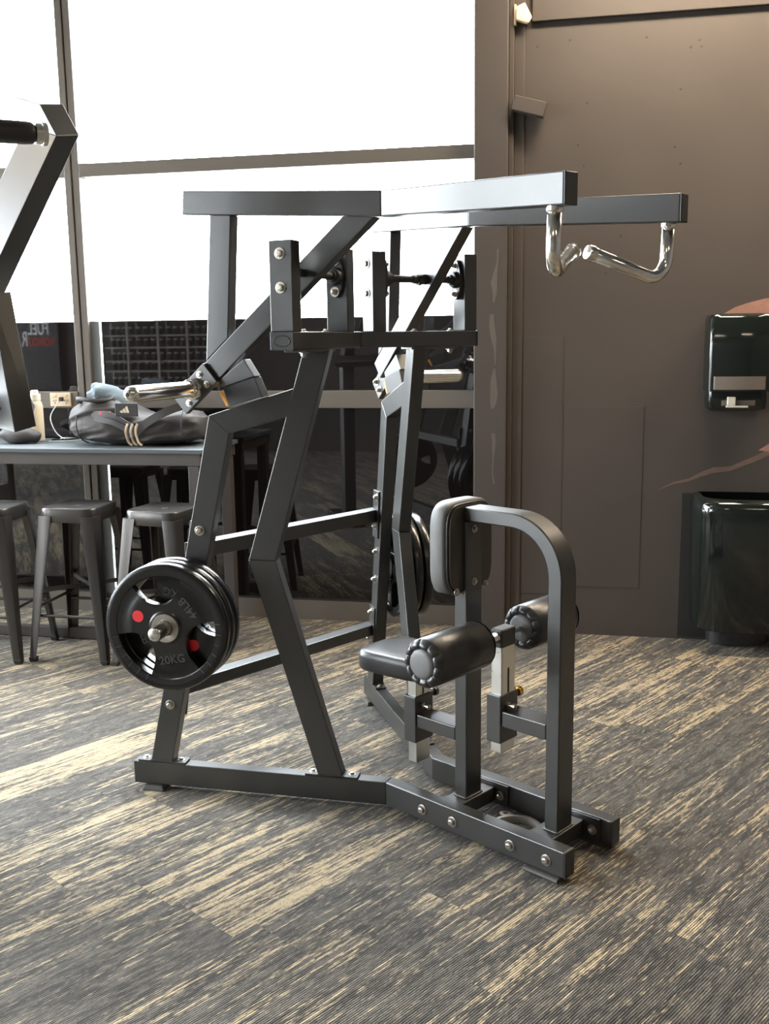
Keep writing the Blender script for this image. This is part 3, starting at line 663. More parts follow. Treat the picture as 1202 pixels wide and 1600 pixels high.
# chest pad (rounded slab facing the seat) on a board
def pad_ring(x, sc, zc, hh, hw, e=0.42, n=56):
    out = []
    for i in range(n):
        t = 2 * PI * i / n; c, s_ = math.cos(t), math.sin(t)
        out.append(V3((x, (hw - sc) * math.copysign(abs(c) ** e, c), zc + (hh - sc) * math.copysign(abs(s_) ** e, s_))))
    return out
def loft(rings):
    mb = MB(); n = len(rings[0])
    for r in rings: mb.v += r
    for j in range(len(rings) - 1):
        for i in range(n): mb.f.append((j * n + i, j * n + (i + 1) % n, (j + 1) * n + (i + 1) % n, (j + 1) * n + i))
    mb.f.append(tuple(range(n - 1, -1, -1))); mb.f.append(tuple((len(rings) - 1) * n + i for i in range(n)))
    return mb
zc_, hh_, hw_ = 0.938, 0.153, 0.122
pad = part('chest_pad', loft([pad_ring(0.168, 0.02, zc_, hh_, hw_), pad_ring(0.172, 0.008, zc_, hh_, hw_), pad_ring(0.182, 0.0, zc_, hh_, hw_), pad_ring(0.226, 0.0, zc_, hh_, hw_), pad_ring(0.234, 0.004, zc_, hh_, hw_), pad_ring(0.2355, 0.012, zc_, hh_, hw_)]), M_VINYLT, mach, auto=60)
part('back_board', loft([pad_ring(0.2357, 0.014, zc_, hh_, hw_), pad_ring(0.2500, 0.014, zc_, hh_, hw_)]), M_BOARD, pad, auto=50)
mb = MB(); mb.tube([V3((0.2405, p.y, p.z)) for p in pad_ring(0, 0.011, zc_, hh_, hw_)], 0.0045, 8, True); part('piping', mb, M_VINYL, pad, smooth=True)
for y in (-0.075, 0.075): bolt(pad, (0.250, y, 0.80), (1, 0, 0), BOLT_S)
# thigh rollers
RX, RZ, RR = 0.381, 0.668, 0.074
part('roller_axle', MB().cyl((RX, -0.385, RZ), (RX, 0.33, RZ), 0.0095, 16), M_STEEL, mach, auto=40)
part('axle_collar', MB().lathe((RX, -0.062, RZ), (0, 1, 0), [(0, 0.014), (0.024, 0.017)], 16), M_STEEL, mach, auto=40)
for sgn in (-1, 1):
    y0, y1 = ((-0.130, -0.392) if sgn < 0 else (0.100, 0.335)); d = V3((0, sgn, 0)); Lr = abs(y1 - y0)
    prof = [(0.004, 0.040), (0.000, 0.055), (0.004, 0.066), (0.014, RR), (Lr - 0.014, RR), (Lr - 0.004, 0.066), (Lr, 0.055), (Lr - 0.004, 0.040)]
    rl = part('thigh_roller', MB().lathe((RX, y0, RZ), d, prof, 40), M_VINYL, mach, auto=50)
    for yy, dd in ((y0, -d), (y1, d)):
        part('roller_end', MB().lathe((RX, yy, RZ) if False else (RX, yy - dd.y * 0.006, RZ), dd, [(0, 0.047), (0.008, 0.047), (0.014, 0.043), (0.017, 0.034), (0.018, 0.018)], 32), M_VINYLT, rl, auto=60)
        # gathered pleats round the end
        mbp = MB(); NP, NK = 132, 6
        for k_ in range(NK + 1):
            f = k_ / NK; rr_ = 0.0445 + 0.029 * f
            for i in range(NP):
                a = 2 * PI * i / NP; g = abs(math.sin(5.5 * a)) ** 0.35; hgt = (0.0115 * math.sin(PI * min(1, f * 0.92 + 0.08)) + 0.001) * (0.35 + 0.65 * g) - 0.007 * f * f
                mbp.v.append(V3((RX + math.cos(a) * rr_, yy + dd.y * hgt, RZ + math.sin(a) * rr_)))
        for k_ in range(NK):
            for i in range(NP): mbp.f.append((k_ * NP + i, k_ * NP + (i + 1) % NP, (k_ + 1) * NP + (i + 1) % NP, (k_ + 1) * NP + i))
        part('roller_pleats', mbp, M_VINYL, rl, smooth=True)
    seam = MB().cyl((RX + RR * 0.86, y0 + sgn * 0.012, RZ - RR * 0.51), (RX + RR * 0.86, y1 - sgn * 0.012, RZ - RR * 0.51), 0.0012, 6); part('seam', seam, M_CAP, rl)

# ================================================================== WEIGHT PLATES ON THE STORAGE PEGS
def plate_mesh():
    R_, hub = 0.2215, 0.0262; dH, rho, rout = 0.165, 0.083, 0.178
    pmax = math.asin(rho / dH); redge = math.sqrt(dH ** 2 - rho ** 2)
    angs = []
    for h in range(3):
        c0 = math.radians(100 + 120 * h); angs += [(c0 + pmax * math.sin(PI / 2 * t / 9), True) for t in range(-9, 10)]
        gap0 = c0 + pmax; gap1 = c0 + 2 * PI / 3 - pmax; angs += [(gap0 + (gap1 - gap0) * t / 12, False) for t in range(1, 12)]
    n = len(angs); holes = [h for _, h in angs]
    def prof(r):
        if r < 0.056: return 0.0205
        if r < 0.150: return 0.0160
        if r < 0.178: return 0.0165
        return 0.0205
    cols = []
    for th, h in angs:
        r1 = redge
        if h:
            c0 = min((math.radians(100 + 120 * k) for k in range(3)), key=lambda c: abs(math.atan2(math.sin(th - c), math.cos(th - c))))
            ph = math.atan2(math.sin(th - c0), math.cos(th - c0)); r1 = dH * math.cos(ph) - math.sqrt(max(0, rho ** 2 - (dH * math.sin(ph)) ** 2))
        r1 = max(r1, 0.066)
        rad = [hub, 0.052, 0.0545, 0.060 + 0.0 * r1, 0.060 + (r1 - 0.060) * .5, r1 - 0.003, r1, rout, rout + 0.003, 0.196, 0.210, 0.218, R_]
        zz = [0.0205, 0.0205, 0.0200, 0.0160, 0.0160, 0.0160, 0.0145, 0.0150, 0.0185, 0.0210, 0.0205, 0.0165, 0.009]
        cols.append([(r, z, th) for r, z in zip(rad, zz)])
    mb = MB(); K = len(cols[0])
    for side in (1, -1):
        for c in cols:
            for r, z, th in c: mb.v.append(V3((r * math.cos(th), r * math.sin(th), z * side)))
    idx = lambda s, i, k: s * n * K + (i % n) * K + k
    for i in range(n):
        hole = holes[i] and holes[(i + 1) % n]
        for k in range(K - 1):
            if k == 6 and hole: continue
            mb.f.append((idx(0, i, k), idx(0, i, k + 1), idx(0, i + 1, k + 1), idx(0, i + 1, k)))
            mb.f.append((idx(1, i, k), idx(1, i + 1, k), idx(1, i + 1, k + 1), idx(1, i, k + 1)))
        mb.f.append((idx(0, i, K - 1), idx(1, i, K - 1), idx(1, i + 1, K - 1), idx(0, i + 1, K - 1)))
        mb.f.append((idx(0, i, 0), idx(0, i + 1, 0), idx(1, i + 1, 0), idx(1, i, 0)))
        if hole:
            for k in (6, 7): mb.f.append((idx(0, i, k), idx(0, i + 1, k), idx(1, i + 1, k), idx(1, i, k)))
        if holes[i] != holes[(i + 1) % n] or (holes[i] and holes[(i + 1) % n] and False):
            j = i if holes[i] else (i + 1) % n
            mb.f.append((idx(0, j, 6), idx(0, j, 7), idx(1, j, 7), idx(1, j, 6)))
    return mb.mesh('plate_body', M_RUBBER, auto=32)
PLATE_ME = plate_mesh()
HUB_ME = MB().lathe((0, 0, 0.0185), (0, 0, 1), [(0, 0.050), (0.004, 0.049), (0.0045, 0.030), (0.003, 0.0268)], 36, caps=False).mesh('hub_ring', M_HUB, auto=35)
DOT_ME = MB().lathe((0, 0, 0), (0, 0, 1), [(0, 0.0205), (0.0008, 0.0200)], 28).mesh('red_dot', M_RED)
T20 = text_mesh('20KG', 0.040, 0.0012, M_LETTER, 'lettering'); T44 = text_mesh('44LB', 0.040, 0.0012, M_LETTER, 'lettering')
TICK_ME = MB().beam(V3((0.180, 0, 0.0180)), V3((0.200, 0, 0.0212)), 0.0025, 0.003).mesh('rim_mark', M_LETTER)
def weight_plate(p, d, label, spin):
    d = V3(d).normalized(); y = V3((0, 0, 1)); x = y.cross(d); y = d.cross(x)
    c, s_ = math.cos(spin), math.sin(spin)
    t = thing('weight_plate', label, 'weight plate', mw=axes(V3(p), x * c + y * s_, y * c - x * s_, d), group='weight plates on the storage pegs')
    link('plate_body', PLATE_ME, t); link('hub_ring', HUB_ME, t)
    if 'facing' in label:
        for c0 in (220, 340):
            for q in range(6): link('rim_mark', TICK_ME, t, mw=Matrix.Rotation(math.radians(c0 - 28 + 11 * q), 4, 'Z'))
    dt = link('red_dot', DOT_ME, t, loc=(0.105 * math.cos(math.radians(160)), 0.105 * math.sin(math.radians(160)), 0.0161)); dt['label'] = 'round red sticker'
    for me, ang, lab in ((T20, 280, 'raised lettering 20KG'), (T44, 40, 'raised lettering 44LB')):
        a = math.radians(ang); rot = a + PI / 2
        o = link('lettering', me, t, mw=Matrix.Translation((0.112 * math.cos(a), 0.112 * math.sin(a), 0.0168)) @ Matrix.Rotation(rot, 4, 'Z')); o['label'] = lab
names = ['innermost of the three against the leg', 'middle one of the three', 'outermost, red dot facing the camera']
for i in range(3):
    n_ = 0.034 + i * 0.0445
    weight_plate(S(0.722, n_, 0.655 - 0.0012), N1, 'black rubber weight plate on the near peg, ' + names[i], math.radians([37, 158, 0][i]))
names = ['innermost one beside the leg', 'middle one half hidden by the chest pad', 'outermost one behind the chest pad']
for i in range(3):
    n_ = 0.034 + i * 0.0445; q_ = S(0.722, n_, 0.655 - 0.0012)
    weight_plate((q_.x, -q_.y, q_.z), (N1.x, -N1.y, 0), 'black rubber weight plate on the far peg, ' + names[i], math.radians([15, 80, 40][i]))

# cast ring lying between the rails
ringt = thing('cast_ring', 'grey cast metal ring with an eyelet lying on the carpet between the base rails', 'metal ring', (0.430, 0.010, 0.0))
mb = MB()
prof = [(-0.010, 0), (0.010, 0), (0.011, 0.012), (0.006, 0.022), (-0.006, 0.022), (-0.011, 0.012)]
mb.sweep([(0.080 * math.cos(t), 0.080 * math.sin(t), 0.0005) for t in [2 * PI * i / 40 for i in range(40)]], prof, closed=True)
part('ring_body', mb, M_CASTGREY, ringt, auto=50)
mb = MB(); mb.sweep([(-0.083 + 0.014 * math.cos(t), 0.055 + 0.014 * math.sin(t), 0.004) for t in [2 * PI * i / 20 for i in range(20)]], [(-0.006, 0), (0.006, 0), (0.006, 0.018), (-0.006, 0.018)], closed=True)
part('eyelet', mb, M_CASTGREY, ringt, auto=50)
mb = MB(); mb.prism([(-0.068, 0.02, 0.0005), (-0.012, 0.02, 0.0005), (-0.012, -0.03, 0.0005), (-0.068, -0.03, 0.0005)], [(-0.060, 0.012, 0.020), (-0.020, 0.012, 0.020), (-0.020, -0.022, 0.020), (-0.060, -0.022, 0.020)]); part('ring_web', mb, M_CASTGREY, ringt, bevel=0.003)
# ================================================================== BENCH TABLE AT THE WINDOW
def lathe_local(prof, n=28): return MB().lathe((0, 0, 0), (0, 0, 1), prof, n)
TA0, TA1, TB0, TB1, TZ = -2.75, -0.470, 0.045, 0.600, 1.05
tab = thing('bench_table', 'long dark bar-height bench table standing against the window', 'table', mw=axes(rm((TA0 + TA1) / 2, (TB0 + TB1) / 2, 0), W, WN, (0, 0, 1)))
hx, hy = (TA1 - TA0) / 2, (TB1 - TB0) / 2
part('table_top', MB().box((-hx, -hy, TZ - 0.022), (hx, hy, TZ)), M_TABLE, tab, bevel=0.002)
part('apron', MB().box((-hx + .01, -hy + 0.012, TZ - 0.085), (hx - .015, -hy + 0.036, TZ - 0.0225)), M_TABLEG, tab, bevel=0.002)
part('apron', MB().box((-hx + .01, hy - 0.036, TZ - 0.085), (hx - .015, hy - 0.012, TZ - 0.0225)), M_TABLEG, tab, bevel=0.002)
part('side_rail', MB().box((hx - 0.05, -hy + 0.037, TZ - 0.085), (hx - 0.02, hy - 0.037, TZ - 0.0225)), M_TABLEG, tab, bevel=0.002)
for x in (-hx + 0.05, hx - 0.085):
    for y in (-hy + 0.014, hy - 0.074): part('leg', MB().box((x, y, 0), (x + 0.06, y + 0.06, TZ - 0.086)), M_TABLEG, tab, bevel=0.003)
part('foot_rail', MB().box((-hx + 0.111, -hy + 0.020, 0.004), (hx - 0.086, -hy + 0.066, 0.062)), M_TABLEG, tab, bevel=0.003)

# ================================================================== METAL STOOLS
def make_stool(label, a, b, rot):
    t = thing('metal_stool', label, 'stool', mw=axes(rm(a, b, 0), W, WN, (0, 0, 1)) @ Matrix.Rotation(rot, 4, 'Z'), group='metal stools under the bench table')
    def sq(h, z, e=0.35, n=40):
        out = []
        for i in range(n):
            q = 2 * PI * i / n; c, s_ = math.cos(q), math.sin(q); out.append(V3((h * math.copysign(abs(c) ** e, c), h * math.copysign(abs(s_) ** e, s_), z)))
        return out
    part('seat', loft([sq(.146, .712), sq(.150, .730), sq(.152, .776), sq(.148, .783), sq(.140, .785), sq(.132, .781), sq(.03, .779)]), M_STOOL, t, auto=40)
    part('seat_hole', MB().lathe((0, 0, 0.7785), (0, 0, 1), [(0, 0.016), (0.0014, 0.015)], 16), M_CAP, t)
    for sx in (-1, 1):
        for sy in (-1, 1):
            top = V3((sx * 0.128, sy * 0.128, 0.745)); bot = V3((sx * 0.203, sy * 0.210, 0.012))
            ring = lambda p, k: [p + V3((sx * x * k, sy * y * k, 0)) for x, y in ((.026, -.050), (.026, .014), (.022, .022), (.014, .026), (-.050, .026), (-.050, .020), (.008, .016), (.016, .008), (.020, -.050))]
            mb = MB(); mb.prism(ring(bot, 0.50), ring(top, 0.98)); part('leg', mb, M_STOOL, t, auto=30)
            mb = MB(); mb.prism([bot + V3((sx * x, sy * y, -0.012)) for x, y in ((.012, -.020), (.012, .012), (-.020, .012), (-.020, -.020))], [bot + V3((sx * x, sy * y, 0.012)) for x, y in ((.015, -.024), (.015, .015), (-.024, .015), (-.024, -.024))]); part('foot_tip', mb, M_CAP, t, bevel=0.003)
    zf = 0.235; k = 0.180
    for p0, p1 in (((-k, -k, zf), (k, -k, zf)), ((-k, k, zf), (k, k, zf)), ((-k, -k, zf + .04), (-k, k, zf + .04)), ((k, -k, zf + .04), (k, k, zf + .04))):
        part('foot_bar', MB().cyl(p0, p1, 0.008, 12), M_STOOL, t, auto=40)
    for p0, p1 in (((-.165, -.165, .36), (.165, .165, .36)), ((-.165, .165, .378), (.165, -.165, .378))):
        part('cross_brace', MB().beam(p0, p1, 0.004, 0.022), M_STOOL, t)
    return t
make_stool('gunmetal stool at the left edge of the photo, cut by the frame', -1.545, 0.835, math.radians(4))
make_stool('gunmetal stool in the middle, tucked under the bench table left of the weight plates', -1.083, 0.766, 0)
make_stool('gunmetal stool turned slightly, half hidden behind the weight plates', -0.598, 0.800, math.radians(-10))

# ================================================================== THINGS ON THE TABLE
# duffel bag
bag = thing('duffel_bag', 'charcoal duffel bag with carry straps slumped on the bench table', 'bag', mw=axes(rm(-0.930, 0.315, TZ), W, WN, (0, 0, 1)))
mb = MB(); nu, nv = 110, 90
for j in range(nv + 1):
    v = j / nv; ph = PI * v
    for i in range(nu):
        u = 2 * PI * i / nu
        x = -math.cos(ph); rr_ = math.sin(ph) ** 0.45 if 0 < v < 1 else 0
        cy, cz = math.cos(u), math.sin(u)
        top = 0.215 + 0.055 * math.exp(-((x + 0.45) / 0.38) ** 2) - 0.055 * math.exp(-((x - 0.15) / 0.3) ** 2) - 0.02 * x
        yy = 0.165 * rr_ * math.copysign(abs(cy) ** 0.7, cy); zz = 0.5 * top + 0.5 * top * rr_ * math.copysign(abs(cz) ** 0.62, cz)
        p = V3((0.385 * math.copysign(abs(x) ** 0.9, x), yy, zz))
        q_ = V3((p.x * 1.0 + p.z * 0.9, p.y, p.z * 1.4 - p.x * 0.35))
        fold = 1.0 - abs(noise.noise(V3((q_.x * 4.5, q_.y * 7, q_.z * 15.0)))) * 2.2
        w_ = noise.noise(p * 7.0) * 0.016 + max(fold, -0.5) * 0.014 * (1 if zz > 0.03 else 0.2)
        d_ = V3((0, cy, max(cz, 0))).normalized() if abs(cy) + max(cz, 0) > .01 else V3((0, 0, 1))
        p = p + d_ * w_; p.z = max(p.z, 0.001)
        mb.v.append(p)
for j in range(nv):
    for i in range(nu): mb.f.append((j * nu + i, j * nu + (i + 1) % nu, (j + 1) * nu + (i + 1) % nu, (j + 1) * nu + i))
part('bag_body', mb, M_BAG, bag, smooth=True)
mb = MB(); mb.sweep([V3((-0.215 + 0.105 * math.cos(t), -0.075 + 0.080 * math.sin(t), 0.248 + 0.010 * math.cos(t) + 0.012 * math.sin(2 * t))) for t in [2 * PI * i / 40 for i in range(40)]], [(-0.010, -0.012), (0.006, -0.008), (0.008, 0.012), (-0.006, 0.010)], closed=True); part('zip_edge', mb, M_STRAP, bag, smooth=True)
for sx_ in (-1, 1):
    mb = MB(); mb.tube([V3((sx_ * 0.300, -0.158 * math.sin(PI * k / 16) if k < 9 else -0.158 * math.sin(PI * k / 16), 0.118 - 0.112 * math.cos(PI * k / 16))) for k in range(1, 16)], 0.0035, 8); part('seam_piping', mb, M_STRAP, bag, smooth=True)
def ribbon(name, pts, w, m, parent, th=0.004, n=24):
    P = [V3(p) for p in pts]; out = []
    for i in range(n + 1):
        f = i / n * (len(P) - 1); k = min(int(f), len(P) - 2); t = f - k
        p0, p1, p2, p3 = P[max(k - 1, 0)], P[k], P[k + 1], P[min(k + 2, len(P) - 1)]
        out.append(0.5 * ((2 * p1) + (p2 - p0) * t + (2 * p0 - 5 * p1 + 4 * p2 - p3) * t * t + (3 * p1 - p0 - 3 * p2 + p3) * t ** 3))
    return part(name, MB().sweep(out, [(-th / 2, -w / 2), (th / 2, -w / 2), (th / 2, w / 2), (-th / 2, w / 2)], ref=(0, 0, 1)), m, parent, auto=40)
ribbon('strap', [(-0.215, -0.150, 0.165), (-0.10, -0.182, 0.170), (0.02, -0.186, 0.110), (0.055, -0.190, 0.080), (0.12, -0.188, 0.130), (0.22, -0.180, 0.185), (0.30, -0.150, 0.215)], 0.042, M_STRAP, bag)
ribbon('strap', [(-0.19, -0.165, 0.150), (-0.08, -0.190, 0.135), (0.03, -0.192, 0.085), (0.06, -0.194, 0.070)], 0.030, M_STRAP, bag)
# three pale stripes round the strap and the tan triangle mark
for k in range(3):
    x = 0.022 + k * 0.028
    ribbon('pale_stripe', [(x - 0.006, -0.196, 0.128), (x - 0.014, -0.205, 0.085), (x - 0.004, -0.198, 0.030), (x + 0.012, -0.190, 0.012)], 0.011, M_CREAM, bag, 0.003, 14)
lab = MB(); lab.box((-0.055, -0.190, 0.165), (0.075, -0.183, 0.235)); part('black_label', lab, M_CAP, bag, bevel=0.004)
for k, h in enumerate((0.014, 0.024, 0.036)):
    x = -0.018 + k * 0.016
    mb = MB(); ring = [(x, 0.184), (x + 0.013, 0.184), (x + 0.013 - 0.010, 0.184 + h), (x - 0.010, 0.184 + h - 0.008)]
    mb.prism([(a, -0.1902, z) for a, z in ring], [(a, -0.1915, z) for a, z in ring]); part('tan_bar', mb, M_CREAM, bag)
part('pink_tag', MB().box((-0.150, -0.176, 0.168), (-0.085, -0.172, 0.190)), M_PINK, bag, bevel=0.002)
# cloth stuffed in the bag's open end
mb = MB()
for j in range(13):
    for i in range(24):
        u = 2 * PI * i / 24; v = PI * j / 12
        p = V3((0.125 * math.cos(v), 0.085 * math.sin(v) * math.cos(u), 0.060 * math.sin(v) * math.sin(u)))
        mb.v.append(p * (1 + 0.35 * noise.noise(p * 22)))
for j in range(12):
    for i in range(24): mb.f.append((j * 24 + i, j * 24 + (i + 1) % 24, (j + 1) * 24 + (i + 1) % 24, (j + 1) * 24 + i))
cl = part('towel', mb, M_CLOTH, None, smooth=True, mw=axes(rm(-1.095, 0.335, TZ + 0.262), W, WN, (0, 0, 1)) @ Matrix.Rotation(math.radians(18), 4, 'Y'))
tag(cl, 'crumpled blue-grey towel sticking out of the duffel bag', 'towel')

# bottle, pouch, phone, cable, outlet
bt = thing('drink_bottle', 'cream plastic bottle on the bench table beside the slanted black lever', 'bottle', rm(-1.610, 0.22, TZ))
part('bottle_body', lathe_local([(0.0, 0.036), (0.004, 0.040), (0.20, 0.040), (0.222, 0.034), (0.232, 0.027)]), M_BOTTLE, bt, auto=35)
part('bottle_cap', MB().lathe((0, 0, 0.2325), (0, 0, 1), [(0, 0.031), (0.035, 0.031), (0.037, 0.022), (0.056, 0.020), (0.058, 0.014)], 24), M_PAPER, bt, auto=35)
mb = MB()
for j in range(13):
    for i in range(28):
        u = 2 * PI * i / 28; v = PI * j / 12; p = V3((0.125 * math.cos(v), 0.075 * math.sin(v) * math.cos(u), 0.045 + 0.045 * math.sin(v) * math.sin(u)))
        p = p + V3((0, 0, 1)) * 0.02 * noise.noise(p * 14); p.z = max(p.z, 0.001); mb.v.append(p)
for j in range(12):
    for i in range(28): mb.f.append((j * 28 + i, j * 28 + (i + 1) % 28, (j + 1) * 28 + (i + 1) % 28, (j + 1) * 28 + i))
po = part('small_pouch', mb, M_BAG, None, smooth=True, mw=axes(rm(-1.650, 0.335, TZ), W, WN, (0, 0, 1))); tag(po, 'small dark pouch on the bench table in front of the cream bottle', 'pouch')
ph = thing('phone', 'black phone charging on the bench table left of the duffel bag', 'phone', mw=axes(rm(-1.470, 0.155, TZ), W, WN, (0, 0, 1)) @ Matrix.Rotation(math.radians(12), 4, 'Z'))
part('phone_body', MB().box((-0.075, -0.036, 0.0), (0.075, 0.036, 0.009)), M_PHONE, ph, bevel=0.004)
part('phone_screen', MB().box((-0.070, -0.032, 0.0091), (0.070, 0.032, 0.0096)), M_GLOSS, ph)
ou = thing('power_outlet', 'ivory double power outlet on the window rail above the table', 'outlet', mw=axes(rm(-1.548, 0.040, 1.236), W, WN, (0, 0, 1)))
part('face_plate', MB().box((-0.065, -0.010, 0.0), (0.065, 0.0, 0.080)), M_OUTLET, ou, bevel=0.003)
for x in (-0.035, 0.035):
    for dx, dz in ((-0.008, 0.030), (0.008, 0.030), (0, 0.016)): part('socket_slot', MB().box((x + dx - .0015, -0.0112, dz), (x + dx + .0015, -0.0101, dz + 0.009)), M_CAP, ou)
    part('switch', MB().box((x - .008, -0.0125, 0.055), (x + .008, -0.0101, 0.068)), M_OUTLET, ou, bevel=0.001)
def curve_pts(P, n=40):
    P = [V3(p) for p in P]; out = []
    for i in range(n + 1):
        f = i / n * (len(P) - 1); k = min(int(f), len(P) - 2); t = f - k
        p0, p1, p2, p3 = P[max(k - 1, 0)], P[k], P[k + 1], P[min(k + 2, len(P) - 1)]
        out.append(0.5 * ((2 * p1) + (p2 - p0) * t + (2 * p0 - 5 * p1 + 4 * p2 - p3) * t * t + (3 * p1 - p0 - 3 * p2 + p3) * t ** 3))
    return out
cb = thing('charging_cable', 'thin white charging cable hanging from the outlet to the phone', 'cable', rm(-1.53, 0.06, TZ))
o_ = rm(-1.53, 0.06, TZ)
part('cord', MB().tube([p - o_ for p in curve_pts([rm(-1.535, 0.066, 1.278), rm(-1.552, 0.085, 1.250), rm(-1.590, 0.10, 1.180), rm(-1.565, 0.11, 1.105), rm(-1.520, 0.115, 1.062), rm(-1.478, 0.135, 1.062), rm(-1.43, 0.09, 1.054), rm(-1.37, 0.12, 1.053), rm(-1.42, 0.23, 1.053), rm(-1.52, 0.26, 1.053)])], 0.0030, 8), M_CABLE, cb, smooth=True)
part('plug', MB().box((-0.014, -0.019, 0.218), (0.012, -0.002, 0.242)), M_CAP, cb, bevel=0.003, mw=Matrix.Rotation(TH, 4, 'Z'))

# ================================================================== WALL FITTINGS ON THE RIGHT
def rloc(a, b, z): return axes(rm(a, b, z), W, WN, (0, 0, 1))
dp = thing('towel_dispenser', 'glossy black paper towel dispenser mounted on the dark wall', 'dispenser', mw=rloc(2.200, 0.071, 1.222))
def drect(hw, dep, z, bulge=0.0, r=0.03, n=6):
    pts = [(-hw, -0.0005)]
    for k in range(n + 1):
        t = PI + (PI / 2) * k / n; pts.append((-hw + r + r * math.cos(t), -dep + r + r * math.sin(t)))
    for k in range(1, 6): x = -hw + r + (2 * hw - 2 * r) * k / 6; pts.append((x, -dep - bulge * math.sin(PI * k / 6)))
    for k in range(n + 1):
        t = 1.5 * PI + (PI / 2) * k / n; pts.append((hw - r + r * math.cos(t), -dep + r + r * math.sin(t)))
    pts.append((hw, -0.0005))
    return [V3((x, y, z)) for x, y in pts]
part('dispenser_body', loft([drect(.140, .150, 0.10), drect(.150, .195, 0.102, .010), drect(.152, .205, 0.30, .014), drect(.150, .200, 0.455, .012), drect(.143, .185, 0.474, .010), drect(.125, .15, 0.480, .006)]), M_GLOSS, dp, auto=40)
part('dispenser_base', loft([drect(.120, .100, 0.0), drect(.138, .140, 0.012), drect(.142, .150, 0.050), drect(.140, .147, 0.0995)]), M_GLOSS, dp, auto=40)
part('view_window', loft([drect(.122, .2030, 0.112, .0145, .008), drect(.122, .2058, 0.176, .0150, .008)]), M_SMOKE, dp, auto=40)
part('towel_slot', MB().box((-0.075, -0.158, 0.030), (0.085, -0.149, 0.058)), M_SMOKE, dp, bevel=0.003)
mb = MB(); mb.box((-0.050, -0.176, 0.032), (-0.010, -0.158, 0.075)); mb.box((-0.055, -0.180, 0.022), (0.050, -0.158, 0.032)); part('paper_tail', mb, M_PAPER, dp, bevel=0.004)
bn = thing('waste_bin', 'glossy black round-fronted waste bin fixed low on the wall under the dispenser', 'bin', mw=rloc(2.262, 0.080, 0.115))
def dring(hw, dep, z, n=28):
    pts = [V3((-hw, -0.0005, z))]
    for k in range(n + 1):
        t = PI + PI * k / n; c, s_ = math.cos(t), math.sin(t)
        pts.append(V3((hw * math.copysign(abs(c) ** 0.62, c), -dep * 0.30 + dep * 0.70 * math.copysign(abs(s_) ** 0.72, s_), z)))
    pts.append(V3((hw, -0.0005, z))); return pts
part('bin_body', loft([dring(.222, .255, 0.0), dring(.236, .285, 0.012), dring(.248, .305, 0.30), dring(.255, .315, 0.62), dring(.252, .310, 0.655), dring(.240, .292, 0.677), dring(.215, .262, 0.684), dring(.200, .245, 0.676), dring(.195, .238, 0.60)]), M_GLOSS, bn, auto=45)
part('bin_foot', loft([dring(.150, .12, -0.10), dring(.150, .12, -0.0005)]), M_CAP, bn)
br = part('wall_bracket', MB().beam((-0.005, -0.045, 0.035), (0.150, -0.045, -0.008), 0.065, 0.070, ref=(0, 0, 1)), M_WALL, None, bevel=0.003, mw=rloc(1.085, 0.083, 2.720)); tag(br, 'short square steel stub projecting from the dark wall beside the column', 'bracket')
sn = thing('motion_sensor', 'small cream motion sensor high beside the column', 'sensor', mw=rloc(1.100, 0.083, 3.128))
part('sensor_body', MB().prism([(-0.012, -0.050, 0.020), (0.050, -0.050, -0.002), (0.068, -0.050, 0.025), (0.030, -0.050, 0.098), (-0.012, -0.050, 0.080)], [(-0.012, 0.0, 0.020), (0.040, 0.0, 0.004), (0.055, 0.0, 0.030), (0.025, 0.0, 0.090), (-0.012, 0.0, 0.075)]), M_SENSOR, sn, bevel=0.006)
part('sensor_mount', MB().box((-0.024, -0.030, 0.0), (-0.0125, 0.0, 0.095)), M_OUTLET, sn, bevel=0.002)

# ================================================================== NEIGHBOURING MACHINE CUT BY THE LEFT EDGE
nm_foot = V3((-0.7780, -1.5154, 1.3966)); nm_foot.z = 0
nm = thing('press_machine', 'black steel machine lever with a hand grip, cut off by the left edge', 'exercise machine', nm_foot)
def ridge_beam(name, r0, r1, w_dark, w_light, nd_hint, parent=nm, m=M_FRAME):
    r0, r1 = V3(r0), V3(r1); d = (r1 - r0).normalized(); nd = (nd_hint - d * nd_hint.dot(d)).normalized(); nl = nd.cross(d)
    if nl.dot(-RT) < 0: nl = -nl
    q = lambda p: [p - nm_foot, p - nl * w_dark - nm_foot, p - nl * w_dark - nd * w_light - nm_foot, p - nd * w_light - nm_foot]
    return part(name, MB().prism(q(r0), q(r1)), m, parent, bevel=0.003)
ring0 = [V3((-0.4263, -0.9979, 2.1728)), V3((-0.4455, -0.9148, 2.1878)), None, V3((-0.5891, -1.0002, 2.2231))]; ring0[2] = ring0[1] + ring0[3] - ring0[0]
dvec = (V3((-0.5355, -1.1383, 1.8413)) - V3((-0.4263, -0.9979, 2.1728))) * 1.95; evec = V3((-0.4789, -1.0126, 2.2615)) - V3((-0.4263, -0.9979, 2.1728))
loc_ = lambda R_, v=V3((0, 0, 0)): [p + v - nm_foot for p in R_]
part('lever_diagonal', MB().prism(loc_(ring0), loc_(ring0, dvec)), M_FRAME, nm, bevel=0.002)
part('lever_elbow', MB().prism(loc_(ring0), loc_(ring0, evec)), M_FRAME, nm, bevel=0.002)
rA = [V3((-0.5336, -1.1732, 1.7456)), V3((-0.5395, -1.1077, 1.7508)), None, V3((-0.6418, -1.1785, 1.7425))]; rA[2] = rA[1] + rA[3] - rA[0]
rB = [V3((-0.4218, -1.1868, 1.3622)), V3((-0.4266, -1.1185, 1.3748)), None, V3((-0.5311, -1.1903, 1.3711))]; rB[2] = rB[1] + rB[3] - rB[0]
part('lever_upright', MB().prism(loc_(rA), loc_(rB)), M_FRAME, nm, bevel=0.002)
